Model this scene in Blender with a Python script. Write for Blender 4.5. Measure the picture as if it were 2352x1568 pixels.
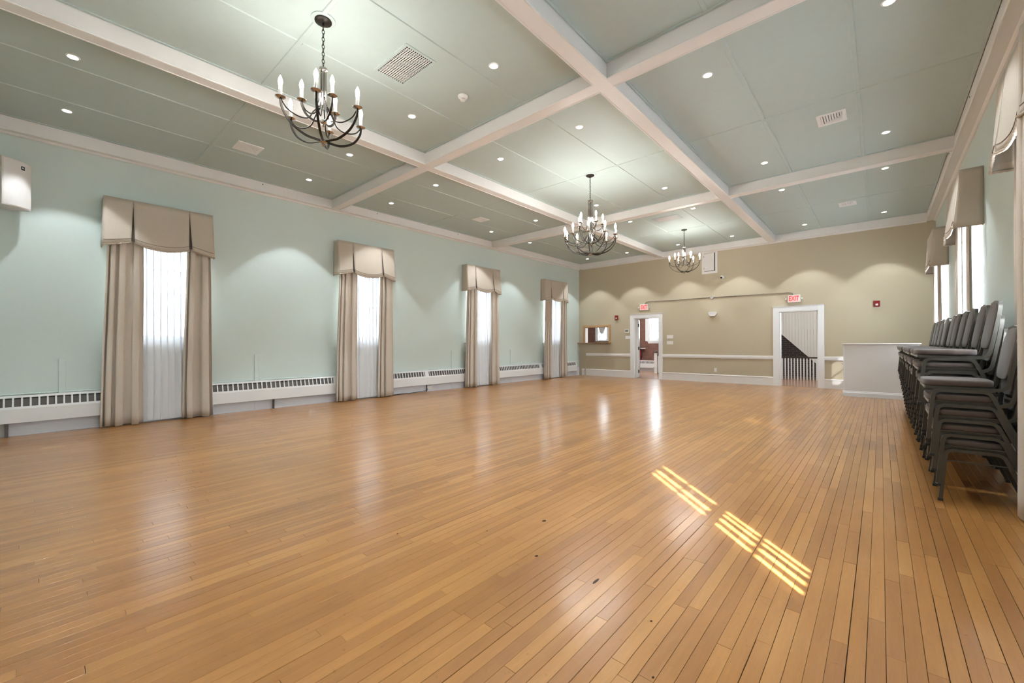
import bpy, bmesh, math, random
from mathutils import Vector, Matrix
random.seed(7)
for o in list(bpy.data.objects): bpy.data.objects.remove(o)
S = bpy.context.scene
COL = S.collection
PI = math.pi

# ------------------------------------------------------------------ camera, light of the day, exposure
xL, xR, yB, yD = -8.615, 0.963, -0.75, 13.623      # left wall, right wall, back wall, far wall
zS, zP = 4.009, 4.187                              # beam soffit, ceiling panels
yW = 17.45                                         # brick wall of the lobby beyond the far wall

cam = bpy.data.cameras.new('camera'); co = bpy.data.objects.new('camera', cam); COL.objects.link(co)
_a, _b, _r = 0.724, 0.0052, -0.0035
F = Vector((-math.sin(_a)*math.cos(_b), math.cos(_a)*math.cos(_b), math.sin(_b)))
Rv = Vector((math.cos(_a), math.sin(_a), 0)); Uv = Rv.cross(F)
R2 = Rv*math.cos(_r)+Uv*math.sin(_r); U2 = -Rv*math.sin(_r)+Uv*math.cos(_r)
M = Matrix((R2, U2, -F)).transposed().to_4x4(); M.translation = Vector((0, 0, 1.2))
co.matrix_world = M
cam.sensor_width = 36; cam.lens = 958.144*36/2352; cam.clip_start = 0.02; cam.clip_end = 300
S.camera = co

SKY = 5.5
SUN = 30.0
CAN = 49.0
BULB = 78.0
w = bpy.data.worlds.new('sky'); S.world = w; w.use_nodes = True
bg = w.node_tree.nodes['Background']; bg.inputs[0].default_value = (0.80, 0.90, 1.0, 1); bg.inputs[1].default_value = SKY
sl = bpy.data.lights.new('sun', 'SUN'); sl.energy = SUN; sl.angle = math.radians(0.55); sl.color = (0.97, 0.97, 1.0)
so = bpy.data.objects.new('sun', sl); COL.objects.link(so); so.location = (8, -8, 12)
sd = Vector((-0.697, 0.717, -0.705)).normalized()
so.rotation_euler = sd.to_track_quat('-Z', 'Y').to_euler()

S.view_settings.view_transform = 'Standard'; S.view_settings.look = 'None'
S.view_settings.gamma = 1; S.view_settings.use_curve_mapping = False
S.view_settings.exposure = 1.7
S.cycles.max_bounces = 6; S.cycles.glossy_bounces = 2; S.cycles.transmission_bounces = 4; S.cycles.light_sampling_threshold = 0.03

# ------------------------------------------------------------------ helpers
class MB:
    def __init__(s): s.v = []; s.f = []
    def add(s, vs, fs):
        n = len(s.v); s.v += [tuple(p) for p in vs]; s.f += [tuple(i+n for i in f) for f in fs]; return s
    def box(s, x0, x1, y0, y1, z0, z1):
        x0, x1 = min(x0, x1), max(x0, x1); y0, y1 = min(y0, y1), max(y0, y1); z0, z1 = min(z0, z1), max(z0, z1)
        return s.add([(x0,y0,z0),(x1,y0,z0),(x1,y1,z0),(x0,y1,z0),(x0,y0,z1),(x1,y0,z1),(x1,y1,z1),(x0,y1,z1)],
              [(0,3,2,1),(4,5,6,7),(0,1,5,4),(1,2,6,5),(2,3,7,6),(3,0,4,7)])
    def rbox(s, x0, x1, y0, y1, z0, z1, r, seg=2):
        bm = bmesh.new(); bmesh.ops.create_cube(bm, size=1)
        for v in bm.verts: v.co = Vector(((x0+x1)/2+v.co.x*(x1-x0), (y0+y1)/2+v.co.y*(y1-y0), (z0+z1)/2+v.co.z*(z1-z0)))
        bmesh.ops.bevel(bm, geom=bm.edges[:], offset=r, segments=seg, affect='EDGES', profile=0.5)
        bm.verts.index_update(); s.add([v.co[:] for v in bm.verts], [[v.index for v in f.verts] for f in bm.faces]); bm.free(); return s
    def tube(s, pts, r, seg=8, closed=False, cap=True, prof=None, up=None):
        pts = [Vector(p) for p in pts]; n = len(pts); rings = []
        rr = r if isinstance(r, (list, tuple)) else [r]*n
        t0 = None; nrm = None
        for i in range(n):
            if closed: t = pts[(i+1) % n]-pts[i-1]
            else: t = pts[min(i+1, n-1)]-pts[max(i-1, 0)]
            t.normalize()
            if up is not None: nrm = (Vector(up)-t*t.dot(Vector(up))).normalized()
            elif nrm is None:
                a = Vector((0,0,1)) if abs(t.z) < 0.9 else Vector((1,0,0)); nrm = (a-t*t.dot(a)).normalized()
            else:
                nrm = (nrm-t*t.dot(nrm)); nrm.normalize()
            b = t.cross(nrm)
            if prof: rings.append([pts[i]+nrm*p[0]+b*p[1] for p in prof])
            else: rings.append([pts[i]+(nrm*math.cos(2*PI*k/seg)+b*math.sin(2*PI*k/seg))*rr[i] for k in range(seg)])
        m = len(rings[0]); vs = [p for q in rings for p in q]; fs = []
        for i in range(n if closed else n-1):
            j = (i+1) % n
            for k in range(m): fs.append((i*m+k, i*m+(k+1) % m, j*m+(k+1) % m, j*m+k))
        if cap and not closed: fs += [tuple(range(m-1, -1, -1)), tuple((n-1)*m+k for k in range(m))]
        return s.add(vs, fs)
    def lathe(s, prof, seg=20, c=(0,0,0), axis='z'):
        vs = []; fs = []
        for (r, h) in prof:
            for k in range(seg):
                a = 2*PI*k/seg; p = (r*math.cos(a), r*math.sin(a), h)
                if axis == 'y': p = (p[0], p[2], p[1])
                if axis == 'x': p = (p[2], p[0], p[1])
                vs.append((p[0]+c[0], p[1]+c[1], p[2]+c[2]))
        for i in range(len(prof)-1):
            for k in range(seg): fs.append((i*seg+k, i*seg+(k+1) % seg, (i+1)*seg+(k+1) % seg, (i+1)*seg+k))
        fs += [tuple(range(seg-1, -1, -1)), tuple((len(prof)-1)*seg+k for k in range(seg))]
        return s.add(vs, fs)
    def prism(s, poly, axis, a, b):                    # polygon extruded along an axis: 'x' -> poly (y,z), 'y' -> (x,z), 'z' -> (x,y)
        def P(p, h): return {'x': (h,p[0],p[1]), 'y': (p[0],h,p[1]), 'z': (p[0],p[1],h)}[axis]
        n = len(poly); vs = [P(p, a) for p in poly]+[P(p, b) for p in poly]
        return s.add(vs, [tuple(range(n-1,-1,-1)), tuple(range(n, 2*n))]+[(i, (i+1) % n, n+(i+1) % n, n+i) for i in range(n)])
    def grid(s, fn, nu, nv):
        vs = [fn(i/nu, j/nv) for j in range(nv+1) for i in range(nu+1)]
        fs = [(j*(nu+1)+i, j*(nu+1)+i+1, (j+1)*(nu+1)+i+1, (j+1)*(nu+1)+i) for j in range(nv) for i in range(nu)]
        return s.add(vs, fs)
    def mesh(s, name, mat, smooth=False):
        me = bpy.data.meshes.new(name); me.from_pydata(s.v, [], s.f); me.update()
        bm = bmesh.new(); bm.from_mesh(me); bmesh.ops.recalc_face_normals(bm, faces=bm.faces[:]); bm.to_mesh(me); bm.free()
        me.materials.append(mat)
        if smooth:
            me.polygons.foreach_set('use_smooth', [True]*len(me.polygons))
            if smooth != 'all':
                me.set_sharp_from_angle(angle=math.radians(40))
        return me
    def build(s, name, mat, parent=None, smooth=False, solid=0):
        o = bpy.data.objects.new(name, s.mesh(name, mat, smooth)); COL.objects.link(o)
        if parent: o.parent = parent; o.matrix_parent_inverse = parent.matrix_world.inverted()
        if solid:
            m = o.modifiers.new('thick', 'SOLIDIFY'); m.thickness = solid; m.offset = 0
        return o
def tag(o, label=None, cat=None, group=None, kind=None):
    if label: o['label'] = label
    if cat: o['category'] = cat
    if group: o['group'] = group
    if kind: o['kind'] = kind
    return o
def empty(name, loc, rz=0):
    o = bpy.data.objects.new(name, None); COL.objects.link(o); o.location = loc; o.rotation_euler = (0,0,rz); o.empty_display_size = 0.1
    o.matrix_world = Matrix.Translation(loc) @ Matrix.Rotation(rz, 4, 'Z')
    return o
def lbuild(mb, name, mat, parent, **k):               # geometry given in the parent's own frame
    o = mb.build(name, mat, None, **k); o.parent = parent; return o
def copy_tree(o, parent=None):
    c = o.copy(); COL.objects.link(c); c.parent = parent
    for ch in list(o.children): copy_tree(ch, c)
    return c
def struct(o, label=None): tag(o, label, kind='structure'); return o
def catmull(pts, n=6):
    pts = [Vector(p) for p in pts]; out = []
    P = [pts[0]*2-pts[1]]+pts+[pts[-1]*2-pts[-2]]
    for i in range(1, len(P)-2):
        for k in range(n):
            t = k/n; a, b, c, d = P[i-1], P[i], P[i+1], P[i+2]
            out.append(0.5*((2*b)+(c-a)*t+(2*a-5*b+4*c-d)*t*t+(3*b-a-3*c+d)*t**3))
    out.append(pts[-1]); return out

# ------------------------------------------------------------------ materials
def srgb(r, g, b):
    f = lambda c: (c/255/12.92) if c/255 <= 0.04045 else ((c/255+0.055)/1.055)**2.4
    return (f(r), f(g), f(b), 1)
def mat(name, col, rough=0.6, metal=0.0, bump=0, bscale=60, var=0, spec=0.5, **kw):
    m = bpy.data.materials.new(name); m.use_nodes = True; nt = m.node_tree; p = nt.nodes['Principled BSDF']
    p.inputs['Base Color'].default_value = col; p.inputs['Roughness'].default_value = rough; p.inputs['Metallic'].default_value = metal
    p.inputs['Specular IOR Level'].default_value = spec
    for k, v in kw.items(): p.inputs[k].default_value = v
    if bump or var:
        tc = nt.nodes.new('ShaderNodeTexCoord'); nz = nt.nodes.new('ShaderNodeTexNoise'); nz.inputs['Scale'].default_value = bscale; nz.inputs['Detail'].default_value = 4
        nt.links.new(tc.outputs['Object'], nz.inputs['Vector'])
        if bump:
            b = nt.nodes.new('ShaderNodeBump'); b.inputs['Strength'].default_value = bump; b.inputs['Distance'].default_value = 0.003
            nt.links.new(nz.outputs[0], b.inputs['Height']); nt.links.new(b.outputs[0], p.inputs['Normal'])
        if var:
            n2 = nt.nodes.new('ShaderNodeTexNoise'); n2.inputs['Scale'].default_value = bscale*0.12; n2.inputs['Detail'].default_value = 5
            nt.links.new(tc.outputs['Object'], n2.inputs['Vector'])
            mr = nt.nodes.new('ShaderNodeMapRange'); mr.inputs[3].default_value = 1-var; mr.inputs[4].default_value = 1+var
            nt.links.new(n2.outputs[0], mr.inputs[0])
            mx = nt.nodes.new('ShaderNodeVectorMath'); mx.operation = 'SCALE'; mx.inputs[0].default_value = col[:3]
            nt.links.new(mr.outputs[0], mx.inputs['Scale']); nt.links.new(mx.outputs[0], p.inputs['Base Color'])
    return m
def emis(name, col, strength, base=(0.8,0.8,0.8,1)):
    m = mat(name, base, 0.4); p = m.node_tree.nodes['Principled BSDF']
    p.inputs['Emission Color'].default_value = col; p.inputs['Emission Strength'].default_value = strength; return m
M_green = mat('paint_pale_green', (0.585, 0.667, 0.628, 1), 0.62, bump=0.06, bscale=220, var=0.015)
M_tan = mat('paint_tan', (0.51, 0.44, 0.315, 1), 0.6, bump=0.06, bscale=220, var=0.015)
M_ceil = mat('paint_sage_ceiling', (0.487, 0.575, 0.557, 1), 0.65, bump=0.05, bscale=120, var=0.03)
M_white = mat('paint_white_trim', (0.80, 0.775, 0.755, 1), 0.35, bump=0.02, bscale=60)
M_white2 = mat('paint_white_bright', (0.82, 0.82, 0.82, 1), 0.35)
M_conv = mat('enamel_white', (0.80, 0.80, 0.79, 1), 0.35)
M_baseb = mat('paint_cool_white', (0.76, 0.78, 0.83, 1), 0.4)
M_dark = mat('shade_black', (0.012, 0.012, 0.012, 1), 0.8)  # flat black, paints the shade inside gaps, ducts and openings
M_grey = mat('fin_grey', (0.13, 0.12, 0.115, 1), 0.5, 0.3, bump=0.5, bscale=150)
M_bronze = mat('oil_rubbed_bronze', (0.022, 0.018, 0.014, 1), 0.38, 0.6)
M_chrome = mat('polished_nickel', (0.50, 0.47, 0.44, 1), 0.14, 1.0)
M_wood = mat('oak_trim', (0.50, 0.30, 0.14, 1), 0.42, bump=0.1, bscale=80, var=0.15)
M_shelf = mat('oak_shelf', (0.33, 0.19, 0.085, 1), 0.4, bump=0.1, bscale=80, var=0.15)
M_red = mat('alarm_red', (0.25, 0.01, 0.012, 1), 0.35)
M_plastic = mat('white_plastic', (0.80, 0.78, 0.75, 1), 0.35)
M_steel = mat('galvanised_conduit', (0.34, 0.31, 0.26, 1), 0.4, 0.7)
M_black = mat('black_rubber', (0.015, 0.015, 0.015, 1), 0.5)
M_counter = mat('counter_white', (0.74, 0.72, 0.70, 1), 0.45, bump=0.02, bscale=40)
M_brick = mat('red_brown_brick', (0.20, 0.092, 0.068, 1), 0.85, bump=0.6, bscale=45, var=0.5)
M_mortar = mat('mortar', (0.20, 0.145, 0.12, 1), 0.9, bump=0.3, bscale=80)
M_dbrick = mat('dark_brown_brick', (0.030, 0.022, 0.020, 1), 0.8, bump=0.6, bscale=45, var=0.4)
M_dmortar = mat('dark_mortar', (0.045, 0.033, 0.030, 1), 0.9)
M_bead = mat('beadboard_white', (0.72, 0.69, 0.64, 1), 0.45)
M_drail = mat('dark_handrail', (0.035, 0.020, 0.016, 1), 0.35)
M_bulb = emis('flame_bulb', (1.0, 0.96, 0.90, 1), BULB)
M_disc = emis('downlight_lens', (1.0, 0.98, 0.95, 1), 9.0)
M_exit = emis('exit_letters', (1.0, 0.06, 0.06, 1), 0.30, (0.60,0.05,0.05,1))
M_exitf = emis('exit_face', (1.0, 0.30, 0.28, 1), 0.10, (0.80,0.62,0.60,1))
M_candle = mat('clear_candle_sleeve', (0.80, 0.79, 0.77, 1), 0.10, **{'Transmission Weight': 0.75})
M_lobbyw = mat('lobby_plaster', (0.75, 0.74, 0.72, 1), 0.6)
M_seat = mat('taupe_fabric', (0.080, 0.058, 0.046, 1), 0.85, bump=0.7, bscale=420, var=0.12, **{'Sheen Weight': 0.35, 'Sheen Roughness': 0.4})
M_frame = mat('bronze_vein_tube', (0.082, 0.076, 0.062, 1), 0.36, 0.55, bump=0.12, bscale=160)
M_lit_edge = mat('lit_seat_edge', (0.30, 0.28, 0.25, 1), 0.4, 0.5)  # light caught by the seat rail, put into a paler metal tone
M_ground = mat('outdoor_paving', (0.40, 0.40, 0.40, 1), 0.9)
M_badge = mat('badge_black', (0.01, 0.01, 0.012, 1), 0.3)
M_grille = mat('speaker_grille', (0.72, 0.69, 0.66, 1), 0.7, bump=0.5, bscale=600)
M_cab = mat('speaker_cabinet', (0.66, 0.62, 0.57, 1), 0.5)

def fabric(name, col, trans=0.18, pattern=True):
    m = bpy.data.materials.new(name); m.use_nodes = True; nt = m.node_tree; N = nt.nodes; Lk = nt.links
    p = N['Principled BSDF']; p.inputs['Roughness'].default_value = 0.55; p.inputs['Sheen Weight'].default_value = 0.25
    p.inputs['Specular IOR Level'].default_value = 0.4
    tc = N.new('ShaderNodeTexCoord'); vo = N.new('ShaderNodeTexVoronoi'); vo.feature = 'DISTANCE_TO_EDGE'; vo.inputs['Scale'].default_value = 95
    mp = N.new('ShaderNodeMapping'); mp.inputs['Scale'].default_value = (0.9, 0.9, 1.5); Lk.new(tc.outputs['Object'], mp.inputs[0]); Lk.new(mp.outputs[0], vo.inputs['Vector'])
    mr = N.new('ShaderNodeMapRange'); mr.inputs[2].default_value = 0.16; mr.inputs[3].default_value = 0.90; mr.inputs[4].default_value = 1.03; Lk.new(vo.outputs[0], mr.inputs[0])
    sc = N.new('ShaderNodeVectorMath'); sc.operation = 'SCALE'; sc.inputs[0].default_value = col; Lk.new(mr.outputs[0], sc.inputs['Scale'])
    Lk.new(sc.outputs[0], p.inputs['Base Color'])
    b = N.new('ShaderNodeBump'); b.inputs['Strength'].default_value = 0.3; b.inputs['Distance'].default_value = 0.003; Lk.new(vo.outputs[0], b.inputs['Height']); Lk.new(b.outputs[0], p.inputs['Normal'])
    t = N.new('ShaderNodeBsdfTranslucent'); t.inputs[0].default_value = (*col, 1)
    mx = N.new('ShaderNodeMixShader'); mx.inputs[0].default_value = trans
    Lk.new(p.outputs[0], mx.inputs[1]); Lk.new(t.outputs[0], mx.inputs[2]); Lk.new(mx.outputs[0], N['Material Output'].inputs[0])
    return m
M_drape = fabric('taupe_drapery', (0.655, 0.57, 0.475), 0.10)
M_val = fabric('taupe_valance', (0.565, 0.485, 0.39), 0.06)
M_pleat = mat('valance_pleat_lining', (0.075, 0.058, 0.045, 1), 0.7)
M_fringe = mat('fringe', (0.50, 0.41, 0.31, 1), 0.8, bump=1.0, bscale=300, var=0.25)
M_pipe = mat('valance_piping', (0.22, 0.17, 0.12, 1), 0.6)
def sheer(name, tr, dens=0.5, k=1.0):
    m = bpy.data.materials.new(name); m.use_nodes = True; nt = m.node_tree; N = nt.nodes; Lk = nt.links; N.remove(N['Principled BSDF'])
    d = N.new('ShaderNodeBsdfDiffuse'); d.inputs[0].default_value = (0.90,0.91,0.93,1)
    t = N.new('ShaderNodeBsdfTranslucent'); t.inputs[0].default_value = (0.86*k,0.89*k,0.94*k,1)
    mx = N.new('ShaderNodeMixShader'); mx.inputs[0].default_value = dens; Lk.new(d.outputs[0], mx.inputs[1]); Lk.new(t.outputs[0], mx.inputs[2])
    tp = N.new('ShaderNodeBsdfTransparent'); m2 = N.new('ShaderNodeMixShader'); m2.inputs[0].default_value = tr
    Lk.new(mx.outputs[0], m2.inputs[1]); Lk.new(tp.outputs[0], m2.inputs[2]); Lk.new(m2.outputs[0], N['Material Output'].inputs[0]); return m
M_sheer = sheer('sheer_voile', 0.07, 0.22, 0.40)
M_sheerR = sheer('lined_sheer', 0.04, 0.92, 1.05)
def glass(name):
    m = bpy.data.materials.new(name); m.use_nodes = True; nt = m.node_tree; N = nt.nodes; Lk = nt.links; N.remove(N['Principled BSDF'])
    tp = N.new('ShaderNodeBsdfTransparent'); tp.inputs[0].default_value = (0.95,0.97,0.97,1); g = N.new('ShaderNodeBsdfGlossy'); g.inputs['Roughness'].default_value = 0.02
    lw = N.new('ShaderNodeLayerWeight'); lw.inputs[0].default_value = 0.5
    pw = N.new('ShaderNodeMath'); pw.operation = 'POWER'; pw.inputs[1].default_value = 4.0; Lk.new(lw.outputs['Facing'], pw.inputs[0])
    fr = N.new('ShaderNodeMath'); fr.operation = 'MULTIPLY_ADD'; fr.inputs[1].default_value = 0.5; fr.inputs[2].default_value = 0.03; Lk.new(pw.outputs[0], fr.inputs[0])
    mx = N.new('ShaderNodeMixShader'); Lk.new(fr.outputs[0], mx.inputs[0]); Lk.new(tp.outputs[0], mx.inputs[1]); Lk.new(g.outputs[0], mx.inputs[2])
    Lk.new(mx.outputs[0], N['Material Output'].inputs[0]); return m
M_glass = glass('window_glass')

def floor_mat():
    m = bpy.data.materials.new('maple_strip_floor'); m.use_nodes = True; nt = m.node_tree; N = nt.nodes; Lk = nt.links; p = N['Principled BSDF']
    tc = N.new('ShaderNodeTexCoord'); at = N.new('ShaderNodeAttribute'); at.attribute_name = 'tone'
    ge = N.new('ShaderNodeNewGeometry')
    mp = N.new('ShaderNodeMapping'); mp.inputs['Scale'].default_value = (38, 3.0, 1); Lk.new(ge.outputs['Position'], mp.inputs[0])
    off = N.new('ShaderNodeVectorMath'); off.operation = 'ADD'
    sc = N.new('ShaderNodeVectorMath'); sc.operation = 'SCALE'; sc.inputs['Scale'].default_value = 37.0; Lk.new(at.outputs['Color'], sc.inputs[0])
    Lk.new(mp.outputs[0], off.inputs[0]); Lk.new(sc.outputs[0], off.inputs[1])
    nz = N.new('ShaderNodeTexNoise'); nz.inputs['Scale'].default_value = 1.0; nz.inputs['Detail'].default_value = 6; nz.inputs['Distortion'].default_value = 0.15; Lk.new(off.outputs[0], nz.inputs['Vector'])
    big = N.new('ShaderNodeTexNoise'); big.inputs['Scale'].default_value = 1.3; big.inputs['Detail'].default_value = 5; Lk.new(ge.outputs['Position'], big.inputs['Vector'])
    # tone = plank random + grain + blotches of wear
    a1 = N.new('ShaderNodeMath'); a1.operation = 'MULTIPLY_ADD'; a1.inputs[1].default_value = 0.34; sep = N.new('ShaderNodeSeparateColor'); Lk.new(at.outputs['Color'], sep.inputs[0])
    Lk.new(sep.outputs[0], a1.inputs[0])
    g1 = N.new('ShaderNodeMath'); g1.operation = 'MULTIPLY'; g1.inputs[1].default_value = 0.30; Lk.new(nz.outputs[0], g1.inputs[0]); Lk.new(g1.outputs[0], a1.inputs[2])
    mp3 = N.new('ShaderNodeMapping'); mp3.inputs['Scale'].default_value = (210, 14, 1); Lk.new(ge.outputs['Position'], mp3.inputs[0])
    n3 = N.new('ShaderNodeTexNoise'); n3.inputs['Scale'].default_value = 1.0; n3.inputs['Detail'].default_value = 3; Lk.new(mp3.outputs[0], n3.inputs['Vector'])
    n4 = N.new('ShaderNodeTexNoise'); n4.inputs['Scale'].default_value = 26.0; n4.inputs['Detail'].default_value = 4; Lk.new(ge.outputs['Position'], n4.inputs['Vector'])
    f3 = N.new('ShaderNodeMapRange'); f3.inputs[1].default_value = 0.66; f3.inputs[2].default_value = 0.78; f3.inputs[3].default_value = 0.0; f3.inputs[4].default_value = -0.30; Lk.new(n4.outputs[0], f3.inputs[0])
    a3 = N.new('ShaderNodeMath'); a3.operation = 'MULTIPLY_ADD'; a3.inputs[1].default_value = 0.22; Lk.new(n3.outputs[0], a3.inputs[0]); Lk.new(f3.outputs[0], a3.inputs[2])
    a2 = N.new('ShaderNodeMath'); a2.operation = 'MULTIPLY_ADD'; a2.inputs[1].default_value = 0.42; Lk.new(big.outputs[0], a2.inputs[0]); Lk.new(a1.outputs[0], a2.inputs[2])
    cr = N.new('ShaderNodeValToRGB'); cr.color_ramp.elements[0].position = 0.12; cr.color_ramp.elements[0].color = (0.195, 0.076, 0.021, 1)
    cr.color_ramp.elements[1].position = 0.92; cr.color_ramp.elements[1].color = (0.465, 0.230, 0.066, 1)
    e = cr.color_ramp.elements.new(0.52); e.color = (0.328, 0.144, 0.039, 1)
    a4 = N.new('ShaderNodeMath'); a4.operation = 'ADD'; Lk.new(a2.outputs[0], a4.inputs[0]); Lk.new(a3.outputs[0], a4.inputs[1]); a5 = N.new('ShaderNodeMath'); a5.operation = 'SUBTRACT'; a5.inputs[1].default_value = 0.11; Lk.new(a4.outputs[0], a5.inputs[0]); Lk.new(a5.outputs[0], cr.inputs[0]); Lk.new(cr.outputs[0], p.inputs['Base Color'])
    rn = N.new('ShaderNodeTexNoise'); rn.inputs['Scale'].default_value = 5.0; rn.inputs['Detail'].default_value = 6; Lk.new(ge.outputs['Position'], rn.inputs['Vector'])
    rr = N.new('ShaderNodeMath'); rr.operation = 'MULTIPLY_ADD'; rr.inputs[1].default_value = 0.08; rr.inputs[2].default_value = 0.29; Lk.new(rn.outputs[0], rr.inputs[0]); Lk.new(rr.outputs[0], p.inputs['Roughness'])
    mp2 = N.new('ShaderNodeMapping'); mp2.inputs['Scale'].default_value = (14, 4, 1); Lk.new(ge.outputs['Position'], mp2.inputs[0])
    bn = N.new('ShaderNodeTexNoise'); bn.inputs['Scale'].default_value = 1.0; bn.inputs['Detail'].default_value = 3; Lk.new(mp2.outputs[0], bn.inputs['Vector'])
    b = N.new('ShaderNodeBump'); b.inputs['Strength'].default_value = 0.16; b.inputs['Distance'].default_value = 0.01; Lk.new(bn.outputs[0], b.inputs['Height']); Lk.new(b.outputs[0], p.inputs['Normal'])
    p.inputs['Specular IOR Level'].default_value = 0.45
    p.inputs['Coat Weight'].default_value = 0.45; p.inputs['Coat Roughness'].default_value = 0.17
    return m
M_floor = floor_mat()

# ------------------------------------------------------------------ shell
WIN_Y = (1.265, 4.75, 8.335, 11.87)
WH, WZ0, WZ1 = 0.52, 1.22, 2.86                      # half width and heights of the window openings
def wall_with_holes(name, m, axis, a, b, u0, u1, z0, z1, holes, label):
    us = sorted({u0, u1, *[h[0] for h in holes], *[h[1] for h in holes]}); zs = sorted({z0, z1, *[h[2] for h in holes], *[h[3] for h in holes]})
    mb = MB()
    for i in range(len(us)-1):
        j = 0
        while j < len(zs)-1:
            def inh(jj): return any(h[0]-1e-6 <= us[i] and us[i+1] <= h[1]+1e-6 and h[2]-1e-6 <= zs[jj] and zs[jj+1] <= h[3]+1e-6 for h in holes)
            if inh(j): j += 1; continue
            k = j
            while k+1 < len(zs)-1 and not inh(k+1): k += 1
            if axis == 'x': mb.box(a, b, us[i], us[i+1], zs[j], zs[k+1])
            else: mb.box(us[i], us[i+1], a, b, zs[j], zs[k+1])
            j = k+1
    return struct(mb.build(name, m), label)
ZT = zP+0.06
wh = [(y-WH, y+WH, WZ0, WZ1) for y in WIN_Y]
wall_with_holes('wall_left', M_green, 'x', xL-0.26, xL, yB-0.2, yD, 0, ZT, wh, 'pale green long wall with four curtained windows')
wall_with_holes('wall_right', M_green, 'x', xR, xR+0.26, yB-0.2, yD, 0, ZT, wh, 'pale green window wall behind the stacked chairs')
struct(MB().box(xL, xR, yB-0.2, yB, 0, ZT).build('wall_back', M_green), 'pale green end wall behind the camera')
HX0, HX1, HZ0, HZ1 = -8.37, -7.37, 1.224, 1.80
D1, D2 = (-6.385, -5.518, 2.06), (-2.115, -1.240, 2.06)
wall_with_holes('wall_far', M_tan, 'y', yD, yD+0.19, xL-0.26, xR+0.26, 0, ZT, [(HX0, HX1, HZ0, HZ1), (D1[0], D1[1], 0, D1[2]), (D2[0], D2[1], 0, D2[2])], 'tan end wall with two doorways and a serving hatch')
struct(MB().box(-60, 60, -60, 80, -0.6, -0.5).build('ground_outside', M_ground), 'pale paving around the building')

# ---- floor: narrow strips running along the hall
sub = struct(MB().box(xL-0.2, xR+0.2, yB-0.2, yD+0.05, -0.12, -0.024).build('floor', mat('subfloor_dirt', (0.035,0.022,0.014,1), 0.9)), 'narrow strip maple floor with worn orange finish')
def view_size(x, y):
    v = Vector((x, y, -1.2)); d = v.dot(F)
    if d < 0.6: return 0
    sx = v.dot(R2)/d*958; sy = -v.dot(U2)/d*958
    return 1/d if (abs(sx) < 1230 and sy < 860) else 0
PW = 0.0562; planks = []
k0 = math.floor((xL+0.049)/PW); k1 = math.ceil((xR+0.049)/PW)
for k in range(k0, k1):
    x0 = max(xL, -0.049+k*PW); x1 = min(xR, -0.049+(k+1)*PW)
    if x1-x0 < 0.008: continue
    y = yB-random.random()*1.2
    while y < yD:
        L = random.choice((0.55, 0.8, 1.05, 1.3, 1.6, 2.0))*random.uniform(0.85, 1.15)
        ya, yb = max(y, yB), min(y+L, yD)
        if yb-ya > 0.03:
            g = random.choice((0.0005, 0.0006, 0.0009, 0.0013, 0.0022)); ge = random.choice((0.0003, 0.0006, 0.0011))
            planks.append((x0+g, x1-random.choice((0.0004, 0.0006, 0.0009)), ya+ge, yb-ge, random.random(), random.uniform(-0.0004, 0.0002)))
        y += L
def plank_score(p): return max(view_size((p[0]+p[1])/2, p[2]*(1-t)+p[3]*t) for t in (0, .25, .5, .75, 1))
planks.sort(key=plank_score, reverse=True)
def plank_geo(mb, p):
    x0, x1, y0, y1, t, dz = p; e = 0.0007; n = len(mb.v)
    ta, tb = random.uniform(-.00012, .00012), random.uniform(-.00012, .00012)
    mb.add([(x0,y0,-.022),(x1,y0,-.022),(x1,y1,-.022),(x0,y1,-.022),
            (x0,y0,dz-e),(x1,y0,dz-e),(x1,y1,dz-e),(x0,y1,dz-e),
            (x0+e,y0+e,dz+ta),(x1-e,y0+e,dz-ta),(x1-e,y1-e,dz+tb),(x0+e,y1-e,dz-tb)],
           [(0,1,5,4),(1,2,6,5),(2,3,7,6),(3,0,4,7),(4,5,9,8),(5,6,10,9),(6,7,11,10),(7,4,8,11),(8,9,10,11)])
def tone_attr(me, tones):
    a = me.color_attributes.new('tone', 'FLOAT_COLOR', 'POINT')
    a.data.foreach_set('color', [c for t in tones for c in (t, (t*7.13) % 1, (t*3.71) % 1, 1)])
for p in planks[:300]:
    mb = MB(); plank_geo(mb, p); o = mb.build('plank', M_floor, sub); tone_attr(o.data, [p[4]]*12)
mb = MB(); tn = []
for p in planks[300:]: plank_geo(mb, p); tn += [p[4]]*12
o = mb.build('plank_strips', M_floor, sub); tone_attr(o.data, tn); o['kind'] = 'stuff'
# marks in the old finish: knots and scuffs
kn = mat('knot', (0.045, 0.022, 0.010, 1), 0.6, spec=0.05)
for (x, y, rx, ry) in [(-1.715,2.262,.012,.016),(-1.465,1.86,.009,.012),(-1.085,1.86,.007,.03),(-0.62,1.46,.004,.006),(-2.3,1.5,.004,.006),(-1.9,1.9,.004,.006),(-0.75,1.75,.005,.006)]:
    mb = MB(); mb.prism([(x+rx*math.cos(a*PI/6), y+ry*math.sin(a*PI/6)) for a in range(12)], 'z', -0.0005, 0.0006); mb.build('knot', kn, sub)

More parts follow.
